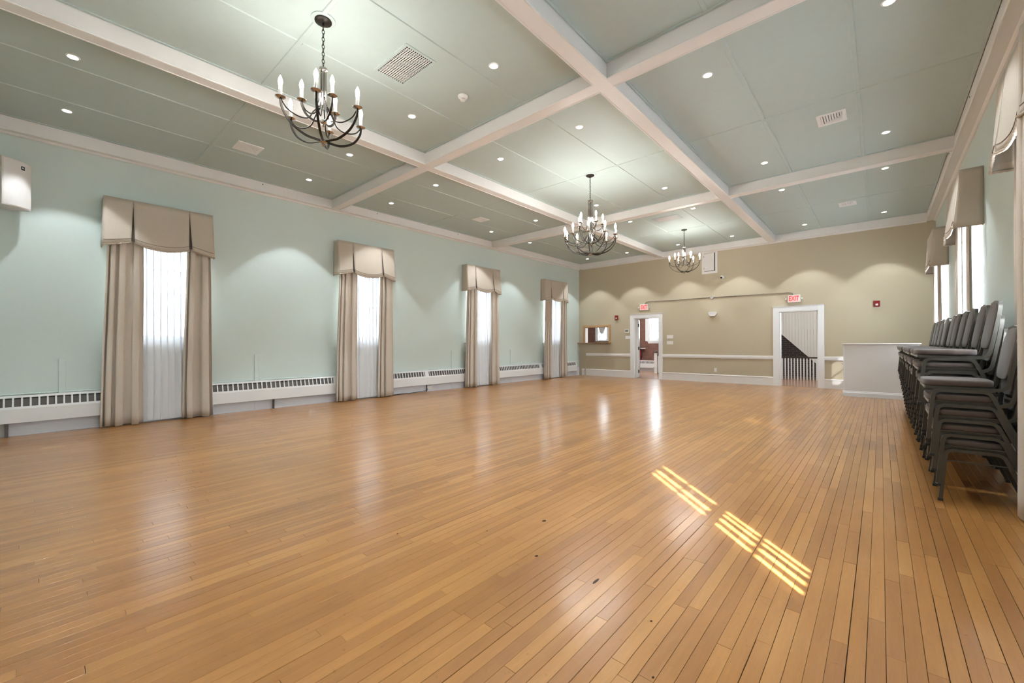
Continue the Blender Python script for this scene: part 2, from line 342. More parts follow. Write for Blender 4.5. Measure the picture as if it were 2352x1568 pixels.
# ---- ceiling panels, battens and beams
BX = ((xL+0.135, -5.4787), (-5.3286, -2.3377), (-2.1706, xR-0.15))
BY = ((yB+0.13, 3.9892), (4.1491, 8.7255), (8.8815, yD-0.136))
BATX = ((-7.48, -6.50), (-4.29, -3.32), (-1.16, -0.19)); BATY = (1.692, 6.42, 11.19)
ceil = struct(MB().box(xL-0.2, xR+0.2, yB-0.2, yD+0.15, zP+0.02, zP+0.2).build('ceiling', M_dark), 'sage green coffered ceiling with white beams')  # black backing paints the shadow gap around the panels
g = 0.007
for i, (cx0, cx1) in enumerate(BX):
    for j, (cy0, cy1) in enumerate(BY):
        xs = [cx0+g, *BATX[i], cx1-g]; ys = [cy0+g, BATY[j], cy1-g]
        for a in range(3):
            for b in range(2):
                MB().box(xs[a]+0.0012, xs[a+1]-0.0012, ys[b]+0.0012, ys[b+1]-0.0012, zP, zP+0.015).build('ceiling_panel', M_ceil, ceil)
        for bx in BATX[i]:
            for b in range(2):
                y0 = ys[b]+(0.028 if b else 0); y1 = ys[b+1]-(0 if b else 0.028)
                MB().prism([(bx-0.026, zP+.001), (bx+0.026, zP+.001), (bx+0.018, zP-0.008), (bx-0.018, zP-0.008)], 'y', y0, y1).build('batten', M_ceil, ceil)
        MB().prism([(BATY[j]-0.026, zP+.001), (BATY[j]+0.026, zP+.001), (BATY[j]+0.018, zP-0.008), (BATY[j]-0.018, zP-0.008)], 'x', xs[0], xs[-1]).build('batten', M_ceil, ceil)
        e = 0.028; mb = MB()
        mb.box(xs[0], xs[0]+e, ys[0], ys[2], zP-0.009, zP+.001); mb.box(xs[-1]-e, xs[-1], ys[0], ys[2], zP-0.009, zP+.001)
        mb.box(xs[0]+e, xs[-1]-e, ys[0], ys[0]+e, zP-0.009, zP+.001); mb.box(xs[0]+e, xs[-1]-e, ys[2]-e, ys[2], zP-0.009, zP+.001)
        mb.build('edge_batten', M_ceil, ceil)
tn_ = [0]
def trim(mb, label, m=M_white, smooth=False):
    tn_[0] += 1; return struct(mb.build('trim_%d' % tn_[0], m, smooth=smooth), label)
def bead(mb, axis, a, b, c, z):                        # thin bead along an arris
    pr = [(c+0.010*math.cos(t*PI/4), z+0.010*math.sin(t*PI/4)) for t in range(8)]
    mb.prism(pr, axis, a, b)
TOPZ = zP+0.03
for (x0, x1, nm) in ((BX[0][1], BX[1][0], 'white ceiling beam running lengthwise nearer the left wall'), (BX[1][1], BX[2][0], 'white ceiling beam running lengthwise nearer the right wall')):
    t = trim(MB().box(x0, x1, yB, yD, zS, TOPZ), nm)
    for x in (x0, x1):
        for (a, b) in BY:
            m_ = MB(); bead(m_, 'y', a, b, x, zS+0.004); m_.build('bead', M_white, t, smooth=True)
for j, (y0, y1, nm) in enumerate(((BY[0][1], BY[1][0], 'white ceiling beam across the hall nearer the camera'), (BY[1][1], BY[2][0], 'white ceiling beam across the hall farther away'))):
    mb = MB()
    for (x0, x1) in BX: mb.box(x0, x1, y0, y1, zS+0.0015, TOPZ)
    t = trim(mb, nm)
    for y in (y0, y1):
        for (x0, x1) in BX:
            m_ = MB(); bead(m_, 'x', x0, x1, y, zS+0.005); m_.build('bead', M_white, t, smooth=True)
def crown(label, axis, wall, inner, a, b):
    mb = MB(); s = 1 if inner > wall else -1
    prof = [(wall, TOPZ), (inner, TOPZ), (inner, zS), (wall+s*0.040, zS), (wall+s*0.034, zS-0.008), (wall+s*0.016, zS-0.022), (wall, zS-0.024)]
    mb.prism(prof, axis, a, b); t = trim(mb, label)
    m_ = MB(); bead(m_, axis, a, b, inner, zS+0.003); m_.build('bead', M_white, t, smooth=True); return t
cl = crown('white cornice beam along the left wall', 'y', xL, BX[0][0], yB, yD)
cr_ = crown('white cornice beam along the right wall', 'y', xR, BX[2][1], yB, yD)
crown('white cornice beam along the far tan wall', 'x', yD, BY[2][1], BX[0][0], BX[2][1])
crown('white cornice beam along the back wall', 'x', yB, BY[0][0], BX[0][0], BX[2][1])
for y in (2.70, 5.02, 7.42): MB().lathe([(0.009, 0), (0.009, 0.004)], 10, (BX[0][0], y, zP-0.05), 'x').build('screw_hole', M_dark, cl)
for y in (7.35, 9.35): MB().lathe([(0.009, -0.004), (0.009, 0)], 10, (BX[2][1], y, zP-0.06), 'x').build('screw_hole', M_dark, cr_)

# ---- far wall trim
def strip(label, poly, a, b, m=M_white): return trim(MB().prism(poly, 'x', a, b), label, m)
DO1, DO2 = (-6.535, -5.398), (-2.262, -1.108)
rail = [(yD, 0.733), (yD-0.022, 0.737), (yD-0.028, 0.785), (yD-0.022, 0.833), (yD, 0.837)]
strip('white chair rail between corner batten and open office doorway', rail, -8.31, DO1[0]); strip('long white chair rail between the two doorways', rail, DO1[1], DO2[0]); strip('white chair rail right of stair doorway', rail, DO2[1], xR)
bb = [(yD, 0), (yD-0.022, 0), (yD-0.022, 0.215), (yD-0.030, 0.222), (yD-0.022, 0.238), (yD, 0.243)]
def baseb(n, a, b, lab): struct(MB().prism(bb, 'x', a, b).build('baseboard_'+n, M_white), lab)
baseb('far_left', xL+.12, DO1[0], 'tall white baseboard under the hatch'); baseb('far_middle', DO1[1], DO2[0], 'tall white baseboard between the two doorways'); baseb('far_right', DO2[1], xR, 'tall white baseboard right of stair doorway')
trim(MB().rbox(-8.375, -8.315, yD-0.03, yD, 0, 0.975, 0.004, 1), 'tan painted vertical batten in the far left corner', M_tan)
struct(MB().box(xL, xL+0.018, yB, yD-0.03, 0, 0.30).build('baseboard_left', M_baseb), 'cool white board behind the convectors')
struct(MB().box(xR-0.018, xR, yB, yD-0.03, 0, 0.24).build('baseboard_right', M_white), 'white baseboard behind the stacked chairs')
for y in (0.205, 2.638, 5.0, 7.31, 9.68, 12.0):
    t = trim(MB().rbox(xL, xL+0.022, y-0.036, y+0.036, 0.30, 1.02, 0.006, 1), 'short pale green joint batten on the left wall', M_green); MB().box(xL, xL+0.026, y-0.036, y+0.036, 0, 0.30).build('lower_batten', M_baseb, t)
trim(MB().prism([(xL, 0.56), (xL+0.012, 0.56), (xL+0.016, 0.545), (xL, 0.545)], 'y', yB, yD) , 'thin pale ledge moulding above the convectors', M_green)

def casing(n, x0, x1, o0, o1, label):
    zi, zo = D1[2], 2.203
    e = struct(empty('door_%d' % n, ((x0+x1)/2, yD, 0)), label)
    MB().prism([(o0, 0), (x0, 0), (x0, zi), (o0, zo-0.02)], 'y', yD-0.028, yD).build('casing', M_white2, e)
    MB().prism([(o1, 0), (x1, 0), (x1, zi), (o1, zo-0.02)], 'y', yD-0.028, yD).build('casing', M_white2, e)
    MB().prism([(o0, zo-0.02), (x0, zi), (x1, zi), (o1, zo-0.02)], 'y', yD-0.028, yD).build('head_casing', M_white2, e)
    MB().prism([(yD, zo-0.02), (yD-0.03, zo-0.02), (yD-0.045, zo-0.004), (yD-0.045, zo+0.004), (yD, zo+0.004)], 'x', o0-0.012, o1+0.012).build('cap_moulding', M_white2, e)
    for xx, s in ((x0, 1), (x1, -1)): MB().box(xx, xx+s*0.02, yD, yD+0.19, 0, zi).build('jamb', M_white2, e)
    MB().box(x0, x1, yD, yD+0.19, zi-0.02, zi).build('jamb', M_white2, e)
    return e
d1 = casing(1, D1[0], D1[1], DO1[0], DO1[1], 'doorway with open white door into the brick lobby')
d2 = casing(2, D2[0], D2[1], DO2[0], DO2[1], 'doorway opening onto the stair balustrade')
# open leaf of the office door
lf = empty('door_leaf', (-6.345, yD+0.20, 0), math.radians(112))
tag(lf, 'white door leaf swung open into the brick lobby', 'door')
lbuild(MB().rbox(0, 0.82, -0.022, 0.022, 0.01, 2.03, 0.003, 1), 'leaf', M_white2, lf)
for z0, z1 in ((0.2, 0.85), (1.05, 1.85)): lbuild(MB().box(0.12, 0.70, -0.027, -0.021, z0, z1), 'raised_panel', M_white2, lf)
for z in (0.22, 1.02, 1.82): lbuild(MB().rbox(-0.012, 0.018, -0.036, 0.0, z-0.055, z+0.055, 0.004, 1), 'hinge', M_black, lf)
lbuild(MB().tube([(0.74,-0.02,1.0),(0.74,-0.06,1.0),(0.66,-0.06,1.0)], 0.009, 8), 'handle', M_steel, lf)

# ---- serving hatch
h = tag(empty('serving_hatch', ((HX0+HX1)/2, yD, HZ0)), 'oak framed serving hatch in tan wall beside the corner', 'hatch')
f = 0.075
MB().rbox(HX0-f, HX0, yD-0.025, yD+0.01, HZ0, HZ1+f, 0.004, 1).build('frame_side', M_wood, h)
MB().rbox(HX1, HX1+f, yD-0.025, yD+0.01, HZ0, HZ1+f, 0.004, 1).build('frame_side', M_wood, h)
MB().rbox(HX0, HX1, yD-0.025, yD+0.01, HZ1, HZ1+f, 0.004, 1).build('frame_head', M_wood, h)
MB().box(HX0, HX0+0.016, yD+0.011, yD+0.188, HZ0, HZ1).build('jamb_lining', M_white2, h)
MB().box(HX1-0.016, HX1, yD+0.011, yD+0.188, HZ0, HZ1).build('jamb_lining', M_white2, h)
MB().box(HX0+.016, HX1-.016, yD+0.011, yD+0.188, HZ1-0.016, HZ1).build('head_lining', M_wood, h)
MB().rbox(-8.585, -7.265, yD-0.19, yD+0.188, HZ0-0.032, HZ0, 0.005, 1).build('shelf', M_shelf, h)

# ------------------------------------------------------------------ windows and drapery of the hall
def muntin_window(n, label, axis, plane, s, u0, u1, z0, z1, cols, rows, rail_z=None, depth=0.26, casing_w=0.0, sill=True):
    """double-hung window; axis 'x' = wall normal along x. plane = room face of the wall, s = +1 when the room is on the + side."""
    e = struct(empty('window_%d' % n, (plane, (u0+u1)/2, z0) if axis == 'x' else ((u0+u1)/2, plane, z0)), label)
    def B(d0, d1, a, b, c, d):
        m_ = MB()
        if axis == 'x': return m_.box(plane+s*d0, plane+s*d1, a, b, c, d)
        return m_.box(a, b, plane+s*d0, plane+s*d1, c, d)
    fr = 0.045
    B(-depth+.02, -0.004, u0, u0+fr, z0, z1).build('frame_side', M_white2, e); B(-depth+.02, -0.004, u1-fr, u1, z0, z1).build('frame_side', M_white2, e)
    B(-depth+.02, -0.004, u0+fr, u1-fr, z1-fr, z1).build('frame_head', M_white2, e); B(-depth+.02, -0.004, u0+fr, u1-fr, z0, z0+fr).build('frame_sill', M_white2, e)
    if sill: B(-0.01, 0.045, u0-0.05, u1+0.05, z0-0.03, z0).build('sill', M_white2, e); B(0, 0.018, u0-0.03, u1+0.03, z0-0.10, z0-0.03).build('apron', M_white2, e)
    if casing_w:
        for a, b in ((u0-casing_w, u0), (u1, u1+casing_w)): B(0, 0.02, a, b, z0, z1+casing_w).build('casing', M_white2, e)
        B(0, 0.02, u0, u1, z1, z1+casing_w).build('casing', M_white2, e)
    zm = rail_z or (z0+z1)/2
    for (za, zb, d) in ((z0+fr, zm+0.02, 0.13), (zm-0.02, z1-fr, 0.17)):
        st = 0.04; a, b = u0+fr, u1-fr
        sa = B(-d-.03, -d, a, a+st, za, zb).build('sash', M_white2, e)
        B(-d-.03, -d, b-st, b, za, zb).build('stile', M_white2, sa)
        br_ = 0.085 if d < 0.15 else st; B(-d-.03, -d, a+st, b-st, za, za+br_).build('bottom_rail', M_white2, sa); B(-d-.03, -d, a+st, b-st, zb-st, zb).build('top_rail', M_white2, sa)
        ga, gb, gc, gd = a+st, b-st, za+br_, zb-st
        for i in range(1, cols): B(-d-.028, -d-.004, ga+(gb-ga)*i/cols-.009, ga+(gb-ga)*i/cols+.009, gc, gd).build('muntin', M_white2, sa)
        for i in range(1, rows): B(-d-.027, -d-.005, ga, gb, gc+(gd-gc)*i/rows-.009, gc+(gd-gc)*i/rows+.009).build('muntin', M_white2, sa)
        for i in range(cols):
            for j in range(rows):
                B(-d-.018, -d-.014, ga+(gb-ga)*i/cols, ga+(gb-ga)*(i+1)/cols, gc+(gd-gc)*j/rows, gc+(gd-gc)*(j+1)/rows).build('pane', M_glass, sa)
    return e
POSN = ('nearest the camera', 'second from the camera', 'third from the camera', 'farthest from the camera')
LP = ('left foreground', 'second along', 'third along', 'farthest, beside the tan wall')
def hem(t):                                            # valance hem height offset over the width, 0..1
    if t < 0.24: return 0.08*(t/0.24)**1.3
    if t > 0.76: return 0.08*((1-t)/0.24)**1.3
    q = (t-0.24)/0.52; return 0.08-0.075*math.sin(PI*q)**0.8
def valance(side, i, yc):
    s = 1 if side == 'L' else -1; xw = xL if side == 'L' else xR
    hw = 0.655; zt, zb = 3.37, 2.655; dt, db = 0.205, 0.255
    lab = ('taupe pleated valance over the left wall window, ' if side == 'L' else 'taupe pleated valance over the right wall window, ')+POSN[i]
    e = tag(empty('window_valance', (xw, yc, zb)), lab, 'valance', 'pleated window valances')
    def pt(t, v, din=0.0):                             # t across the front 0..1, v 0 top..1 hem
        d = dt+(db-dt)*v**1.4+0.012*math.sin(t*9+i)*v - din
        z = zt+(zb+hem(t)-zt)*v
        flare = 1+0.022*v
        return (xw+s*d, yc+(t-0.5)*2*hw*flare, z)
    W0, W1 = 0.24, 0.76
    def panel(t0, t1, o0, o1, name, ret=None):
        mb = MB(); nu = 14
        def fn(u, v):
            a = t0+o0*v; b = t1-o1*v
            return pt(a+(b-a)*u, v)
        mb.grid(fn, nu, 10)
        if ret is not None:
            tt = ret
            def fr_(u, v):
                p = pt(tt, v); x = xw+s*0.004+(p[0]-xw-s*0.004)*u; bul = 0.012*math.sin(PI*u)*v*(1 if tt > 0.5 else -1)
                return (x, p[1]+bul, p[2])
            mb.grid(fr_, 5, 10)
        return mb.build(name, M_val, e, smooth='all', solid=0.008)
    panel(0, W0, 0, 0.016, 'side_panel', 0.0); panel(W0, W1, 0.016, 0.016, 'centre_panel'); panel(W1, 1, 0.016, 0, 'side_panel', 1.0)
    MB().box(xw, xw+s*(dt-.012), yc-hw+.01, yc+hw-.01, zt-0.03, zt-0.004).build('mounting_board', M_val, e)
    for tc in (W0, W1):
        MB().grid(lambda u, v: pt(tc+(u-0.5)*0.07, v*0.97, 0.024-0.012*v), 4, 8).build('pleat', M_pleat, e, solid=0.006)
    for (a, b) in ((0, W0-.016), (W0+.016, W1-.016), (W1+.016, 1)):
        pts = [Vector(pt(a+(b-a)*k/14, 0.905))+Vector((s*0.006, 0, 0)) for k in range(15)]
        MB().tube(pts, 0.0035, 6).build('piping', M_pipe, e, smooth='all')
        n = 60; rr = [0.009+0.004*random.random() for _ in range(n+1)]
        pts = [Vector(pt(a+(b-a)*k/n, 1.0))+Vector((s*random.uniform(-.003,.004), 0, -0.004+random.uniform(-.004,.003))) for k in range(n+1)]
        MB().tube(pts, rr, 6).build('fringe', M_fringe, e, smooth='all')
    for tt in (0, 1):
        pts = []
        for k in range(16):
            p = pt(tt, 1.0); pts.append((xw+s*0.01+(p[0]-xw-s*0.01)*k/15, p[1], p[2]-0.004+random.uniform(-.003,.003)))
        MB().tube(pts, 0.010, 6).build('fringe', M_fringe, e, smooth='all')
def drape(side, i, which, ya, yb, yat, ybt, d0, amp, nf, seed, zb=0.015):
    s = 1 if side == 'L' else -1; xw = xL if side == 'L' else xR
    rnd = random.Random(seed); ph = [rnd.uniform(-.5, .5) for _ in range(4)]; dep = [rnd.uniform(.65, 1.1) for _ in range(nf+3)]
    def fn(u, v):
        k = u*nf+0.35*math.sin(u*5+ph[0]); i0 = int(max(0, min(nf, math.floor(k)))); am = dep[i0]*(1-(k-i0))+dep[i0+1]*(k-i0)
        c = math.cos(2*PI*k+ph[1]); prof = math.copysign(abs(c)**0.65, c)
        sway = 0.014*math.sin(v*4.2+ph[2])*(1-v)*1.2
        waist = 0.03*math.sin(PI*min(1, v*1.3))**2
        a = yat+(ya-yat)*v**0.8; b = ybt+(yb-ybt)*v**0.8
        dd = d0+amp*prof*am*(0.75+0.35*v)+sway*0.5
        yy = a+(b-a)*u+0.15*((b-a)/nf)*math.sin(2*(2*PI*k+ph[1]))+sway
        z = 3.30+(zb-3.30)*v+(0.010*math.sin(u*13+ph[0]) if v > .99 else 0)
        return (xw+s*dd, yy, z)
    mb = MB().grid(fn, nf*20, 26)
    wl = 'left wall' if side == 'L' else 'right wall'
    lab = 'floor-length taupe %s drape at %s window %s' % (which, wl, POSN[i])
    o = mb.build('curtain_drape', M_drape, None, smooth='all', solid=0.005)
    return tag(o, lab, 'curtain', 'floor-length drapes')
def sheers(side, i, yc, slits=(), m=None):
    s = 1 if side == 'L' else -1; xw = xL if side == 'L' else xR
    lab = 'white sheer curtain inside the %s window %s' % ('left wall' if side == 'L' else 'right wall', POSN[i])
    e = tag(empty('sheer_curtain', (xw, yc, 0)), lab, 'curtain', 'white sheers')
    hwid = 0.36 if side == 'L' else 0.42; cuts = [yc-hwid]+[c for sl_ in slits for c in sl_]+[yc+hwid]
    rnd = random.Random(50+i)
    ph = [rnd.uniform(0, 6) for _ in range(3)]
    for a, b in zip(cuts[0::2], cuts[1::2]):
        n = max(6, int((b-a)*190))
        def fn(u, v):
            y = a+(b-a)*u; q = (y-yc)/0.5*7.5
            d = (0.090+0.028*v if side == 'L' else 0.075)+0.009*math.sin(2*PI*q*0.8+ph[0])+0.005*math.sin(2*PI*q*1.43+ph[1])
            if abs(a-b) < 0.2: d = 0.075
            if abs(a-b) > 0.3: y += 0.024*math.sin(2*PI*q*0.8+ph[0]+0.6)*(0.75+0.4*v)
            return (xw+s*d, y, 3.25+(0.03-3.25)*v)
        MB().grid(fn, n, 10).build('sheer_panel', m or M_sheer, e, smooth='all')
    return e
for i, yc in enumerate(WIN_Y):
    muntin_window(i+1, 'white double-hung window behind sheers on left wall, '+POSN[i], 'x', xL, 1, yc-WH, yc+WH, WZ0, WZ1, 3, 2, 2.03)
    valance('L', i, yc); sheers('L', i, yc)
    drape('L', i, 'near-side', yc-0.70, yc-0.235, yc-0.615, yc-0.245, 0.172, 0.040, 4, 10+i)
    drape('L', i, 'far-side', yc+0.255, yc+0.665, yc+0.325, yc+0.60, 0.172, 0.040, 3, 20+i)
    muntin_window(i+5, 'white double-hung window on right wall, '+POSN[i], 'x', xR, -1, yc-WH, yc+WH, WZ0, WZ1, 3, 2, 2.03)
    valance('R', i, yc)
    sl_ = {0: ((1.205,1.228),(1.292,1.330),(1.385,1.408),(1.455,1.480)), 1: ((4.825,4.845),)}.get(i, ())
    sheers('R', i, yc, sl_, M_sheerR)
    near = i == 1
    drape('R', i, 'near-side', yc-0.66, yc-(0.24 if near else 0.31), yc-0.60, yc-0.32, 0.215 if near else 0.112, 0.072 if near else 0.020, 3, 30+i)
    drape('R', i, 'far-side', yc+0.31, yc+0.66, yc+0.32, yc+0.60, 0.112, 0.020, 3, 40+i)

# ------------------------------------------------------------------ convectors on the left wall
CB = [-0.56, 1.77, 4.10, 6.43, 8.76, 11.10, 13.30]
CL = ['white baseboard convector at the left edge before the first drape', 'white baseboard convector between first and second left windows', 'white baseboard convector crossing the second left window', 'white baseboard convector before the third left window', 'white baseboard convector between third and fourth left windows', 'white end-capped baseboard convector in the far left corner']
NB = 30
bar_mesh = MB().box(-0.004, 0.003, -0.009, 0.009, -0.082, 0.082).mesh('grille_bar', M_conv)
for i in range(6):
    y0, y1 = CB[i]+0.002, CB[i+1]-0.002
    e = tag(empty('baseboard_convector', (xL, (y0+y1)/2, 0.18)), CL[i], 'heater', 'wall convectors')
    b = 0.020
    # sloping outlet face from (0.055,0.525) to (0.098,0.365)
    MB().prism([(xL+b, 0.535), (xL+0.058, 0.535), (xL+0.066, 0.508), (xL+b, 0.520)], 'y', y0, y1).build('top_cap', M_conv, e)
    MB().prism([(xL+0.092, 0.392), (xL+0.100, 0.362), (xL+0.100, 0.180), (xL+0.085, 0.176), (xL+0.085, 0.185), (xL+0.092, 0.188), (xL+0.092, 0.355), (xL+0.084, 0.392)], 'y', y0, y1).build('front_panel', M_conv, e)
    MB().prism([(xL+b, 0.50), (xL+0.050, 0.49), (xL+0.072, 0.40), (xL+0.072, 0.20), (xL+b, 0.20)], 'y', y0+0.02, y1-0.02).build('heating_fins', M_grey, e)
    for yy in (y0, y1-0.055): MB().prism([(xL+b, 0.53), (xL+0.059, 0.53), (xL+0.0935, 0.39), (xL+0.0935, 0.186), (xL+b, 0.186)], 'y', yy, yy+0.055).build('end_plate', M_conv, e)
    n = 29
    for k in range(n):
        yy = y0+0.055+(y1-y0-0.11)*(k+0.5)/n
        o = bpy.data.objects.new('grille_bar', bar_mesh); COL.objects.link(o)
        o.rotation_euler = (0, -0.262, 0); o.scale = (1, 1, 0.78); o.location = (xL+0.0765, yy, 0.448)
        bpy.context.view_layer.update() if False else None
        o.parent = e; o.matrix_parent_inverse = e.matrix_world.inverted()
    if i == 5: MB().prism([(xL+b, 0.54), (xL+0.062, 0.54), (xL+0.104, 0.365), (xL+0.104, 0.176), (xL+b, 0.176)], 'y', y1, y1+0.012).build('end_cap', M_conv, e)
    if i < 2: MB().rbox(xL+0.02, xL+0.09, -0.305 if i == 0 else 2.9, -0.275 if i == 0 else 2.915, 0.0, 0.19, 0.002, 1).build('bracket_leg', M_grey, e)
pb = tag(empty('outlet_box', (xL+0.02, 6.50, 0.03)), 'white outlet box under the convector seam on the baseboard', 'outlet')
MB().rbox(xL+0.02, xL+0.062, 6.46, 6.60, 0.045, 0.15, 0.008, 2).build('box', M_plastic, pb); MB().lathe([(0.028, 0.0), (0.028, 0.006)], 14, (xL+0.062, 6.53, 0.10), 'x').build('socket', M_plastic, pb); MB().box(xL+0.02, xL+0.05, 6.445, 6.458, 0.0, 0.17).build('bracket', M_grey, pb)
tag(MB().tube(catmull([(xL+0.05, 6.47, 0.09), (xL+0.055, 6.44, 0.035), (xL+0.045, 6.30, 0.022), (xL+0.06, 5.95, 0.012), (xL+0.05, 5.6, 0.012), (xL+0.055, 5.2, 0.012)]), 0.008, 6).build('power_cord', M_black, smooth='all'), 'black cord lying along the left baseboard by the outlet', 'cord')

# ------------------------------------------------------------------ speaker on the left wall
sp = tag(empty('wall_speaker', (xL, -0.34, 2.90)), 'white curved-front loudspeaker mounted high on left wall', 'speaker')
yaw = math.radians(-12)
sE = Matrix.Translation((xL+0.325, -0.205, 3.265)) @ Matrix.Rotation(math.radians(44), 4, 'Z')
def loc(mb): mb.v = [tuple(sE @ Vector(p)) for p in mb.v]; return mb
hw, hh = 0.165, 0.30
arc = [(0.035*math.cos((k/8-0.5)*PI*0.9), hw*2*(k/8-0.5)) for k in range(9)]
loc(MB().prism([(-0.22, -0.10), (-0.22, 0.10), (0.0, hw), (0.0, -hw)], 'z', -hh, hh)).build('cabinet', M_cab, sp)
loc(MB().prism([(0.0, -hw)]+[(p[0], p[1]) for p in arc]+[(0.0, hw)], 'z', -hh, hh)).build('front_baffle', M_cab, sp, smooth=True)
loc(MB().prism([(0.012, -hw+.012)]+[(p[0]+0.006, p[1]*0.93) for p in arc]+[(0.012, hw-.012)], 'z', -hh+.012, hh-.014)).build('grille', M_grille, sp, smooth=True)
loc(MB().box(0.034, 0.044, 0.015, 0.055, hh-0.105, hh-0.06)).build('badge', M_badge, sp)
MB().tube([(xL, -0.38, 3.20), (xL+0.16, -0.36, 3.22)], 0.02, 8).build('bracket', M_cab, sp); MB().box(xL, xL+0.012, -0.44, -0.32, 3.08, 3.32).build('wall_plate', M_cab, sp)

# ------------------------------------------------------------------ lettering
def text_mesh(body, size, depth, m, name, parent, matw):
    cu = bpy.data.curves.new(name, 'FONT'); cu.body = body; cu.size = size; cu.extrude = depth; cu.offset = size*0.022; cu.align_x = 'CENTER'; cu.align_y = 'CENTER'
    t = bpy.data.objects.new('tmp', cu); COL.objects.link(t); bpy.context.view_layer.update()
    me = bpy.data.meshes.new_from_object(t.evaluated_get(bpy.context.evaluated_depsgraph_get()))
    bpy.data.objects.remove(t); me.transform(matw); me.materials.clear(); me.materials.append(m)
    o = bpy.data.objects.new(name, me); COL.objects.link(o); o.parent = parent; o.matrix_parent_inverse = parent.matrix_world.inverted(); return o
text_mesh('JBL', 0.022, 0.0006, M_plastic, 'badge_letters', sp, sE @ Matrix.Translation((0.0455, 0.035, hh-0.083)) @ Matrix(((0,0,1,0),(1,0,0,0),(0,1,0,0),(0,0,0,1))))

def exit_sign(x0, x1, z0, z1, label):
    e = tag(empty('exit_sign', ((x0+x1)/2, yD, z0)), label, 'sign', 'exit signs')
    y = yD-0.055
    MB().rbox(x0, x1, y, yD-0.004, z0, z1, 0.006, 1).build('housing', M_plastic, e)
    MB().box(x0+0.035, x1-0.035, y-0.003, y+0.001, z0+0.012, z1-0.012).build('face', M_exitf, e)
    tm = Matrix.Translation(((x0+x1)/2, y-0.004, (z0+z1)/2)) @ Matrix.Rotation(PI/2, 4, 'X') @ Matrix.Diagonal((0.80, 1.25, 1, 1))
    text_mesh('EXIT', 0.145, 0.001, M_exit, 'letters', e, tm)
    for xx, s in ((x0, -1), (x1, 1)):
        MB().tube([(xx, yD-.03, (z0+z1)/2), (xx+s*0.022, yD-.03, (z0+z1)/2)], 0.006, 6).build('lamp_arm', M_steel, e)
        MB().lathe([(0.010, 0.03), (0.022, 0.0), (0.020, -0.006)], 12, (xx+s*0.034, yD-0.055, (z0+z1)/2), 'y').build('lamp_head', M_plastic, e, smooth=True)
exit_sign(-6.165, -5.872, 2.312, 2.520, 'lit red EXIT sign above the open office doorway')
exit_sign(-1.910, -1.620, 2.295, 2.500, 'lit red EXIT sign above the stair doorway')
cd = tag(empty('electrical_conduit', (-3.862, yD, 2.588)), 'thin metal conduit with round box linking both exit signs', 'conduit')
yc_ = yD-0.018
MB().tube(catmull([(-5.985, yc_, 2.523), (-5.965, yc_, 2.575), (-5.90, yc_, 2.604), (-5.80, yc_, 2.604)], 6)+[Vector((-3.90, yc_, 2.588))], 0.011, 8).build('tube', M_steel, cd, smooth='all')
MB().tube([Vector((-3.82, yc_, 2.588)), Vector((-2.0, yc_, 2.576))]+catmull([(-1.90, yc_, 2.580), (-1.82, yc_, 2.560), (-1.785, yc_, 2.503)], 6), 0.011, 8).build('tube', M_steel, cd, smooth='all')
MB().lathe([(0.045, -0.035), (0.05, -0.03), (0.05, 0.0)], 18, (-3.862, yD, 2.588), 'y').build('junction_box', mat('box_grey', (0.42,0.41,0.38,1), 0.4, 0.4), cd)
for x in (-5.0, -4.4, -3.2, -2.5): MB().rbox(x-0.008, x+0.008, yD-0.032, yD, 2.570, 2.612 if x < -3.8 else 2.606, 0.002, 1).build('strap', M_steel, cd)

# small things on the far wall
def alarm(x0, x1, z0, z1, label):
    e = tag(empty('fire_alarm', ((x0+x1)/2, yD, z0)), label, 'alarm', 'red fire alarms')
    MB().rbox(x0, x1, yD-0.045, yD, z0, z1, 0.010, 2).build('housing', M_red, e)
    xm = (x0+x1)/2; MB().rbox(xm-0.024, xm+0.024, yD-0.056, yD-0.044, z0+0.028, z0+0.075, 0.006, 1).build('strobe', M_plastic, e)
alarm(-7.114, -6.992, 2.037, 2.196, 'red fire alarm strobe above the serving hatch'); alarm(-0.132, -0.008, 2.075, 2.225, 'red fire alarm strobe above the white counter')
def plate(name, x0, x1, z0, z1, label, cat, t=0.01): return tag(MB().rbox(x0, x1, yD-t, yD, z0, z1, 0.003, 1).build(name, M_plastic), label, cat)
th = tag(empty('thermostat', (-6.66, yD, 1.55)), 'small beige thermostat left of the open doorway', 'thermostat')
MB().rbox(-6.731, -6.590, yD-0.03, yD, 1.555, 1.690, 0.006, 1).build('body', M_plastic, th); MB().box(-6.715, -6.606, yD-0.032, yD-0.029, 1.60, 1.67).build('screen', mat('lcd', (0.16,0.18,0.15,1), 0.3), th)
def switches(x0, x1, z0, z1, n, label):
    e = tag(empty('light_switch', ((x0+x1)/2, yD, z0)), label, 'switch'); MB().rbox(x0, x1, yD-0.009, yD, z0, z1, 0.003, 1).build('plate', M_plastic, e)
    for k in range(n):
        xm = x0+(x1-x0)*(k+0.5)/n; MB().rbox(xm-0.012, xm+0.012, yD-0.014, yD-0.008, (z0+z1)/2-.026, (z0+z1)/2+.026, 0.002, 1).build('toggle', M_plastic, e)
switches(-6.723, -6.548, 1.345, 1.460, 3, 'white switch plate under the thermostat'); switches(-5.257, -5.054, 1.351, 1.461, 4, 'upper white switch plate right of the open doorway'); switches(-5.257, -5.054, 1.155, 1.268, 4, 'lower white switch plate right of the open doorway')
ou = tag(empty('wall_outlet', (-3.778, yD, 0.316)), 'white wall outlet below the long chair rail', 'outlet'); MB().rbox(-3.814, -3.742, yD-0.008, yD, 0.316, 0.436, 0.003, 1).build('plate', M_plastic, ou)
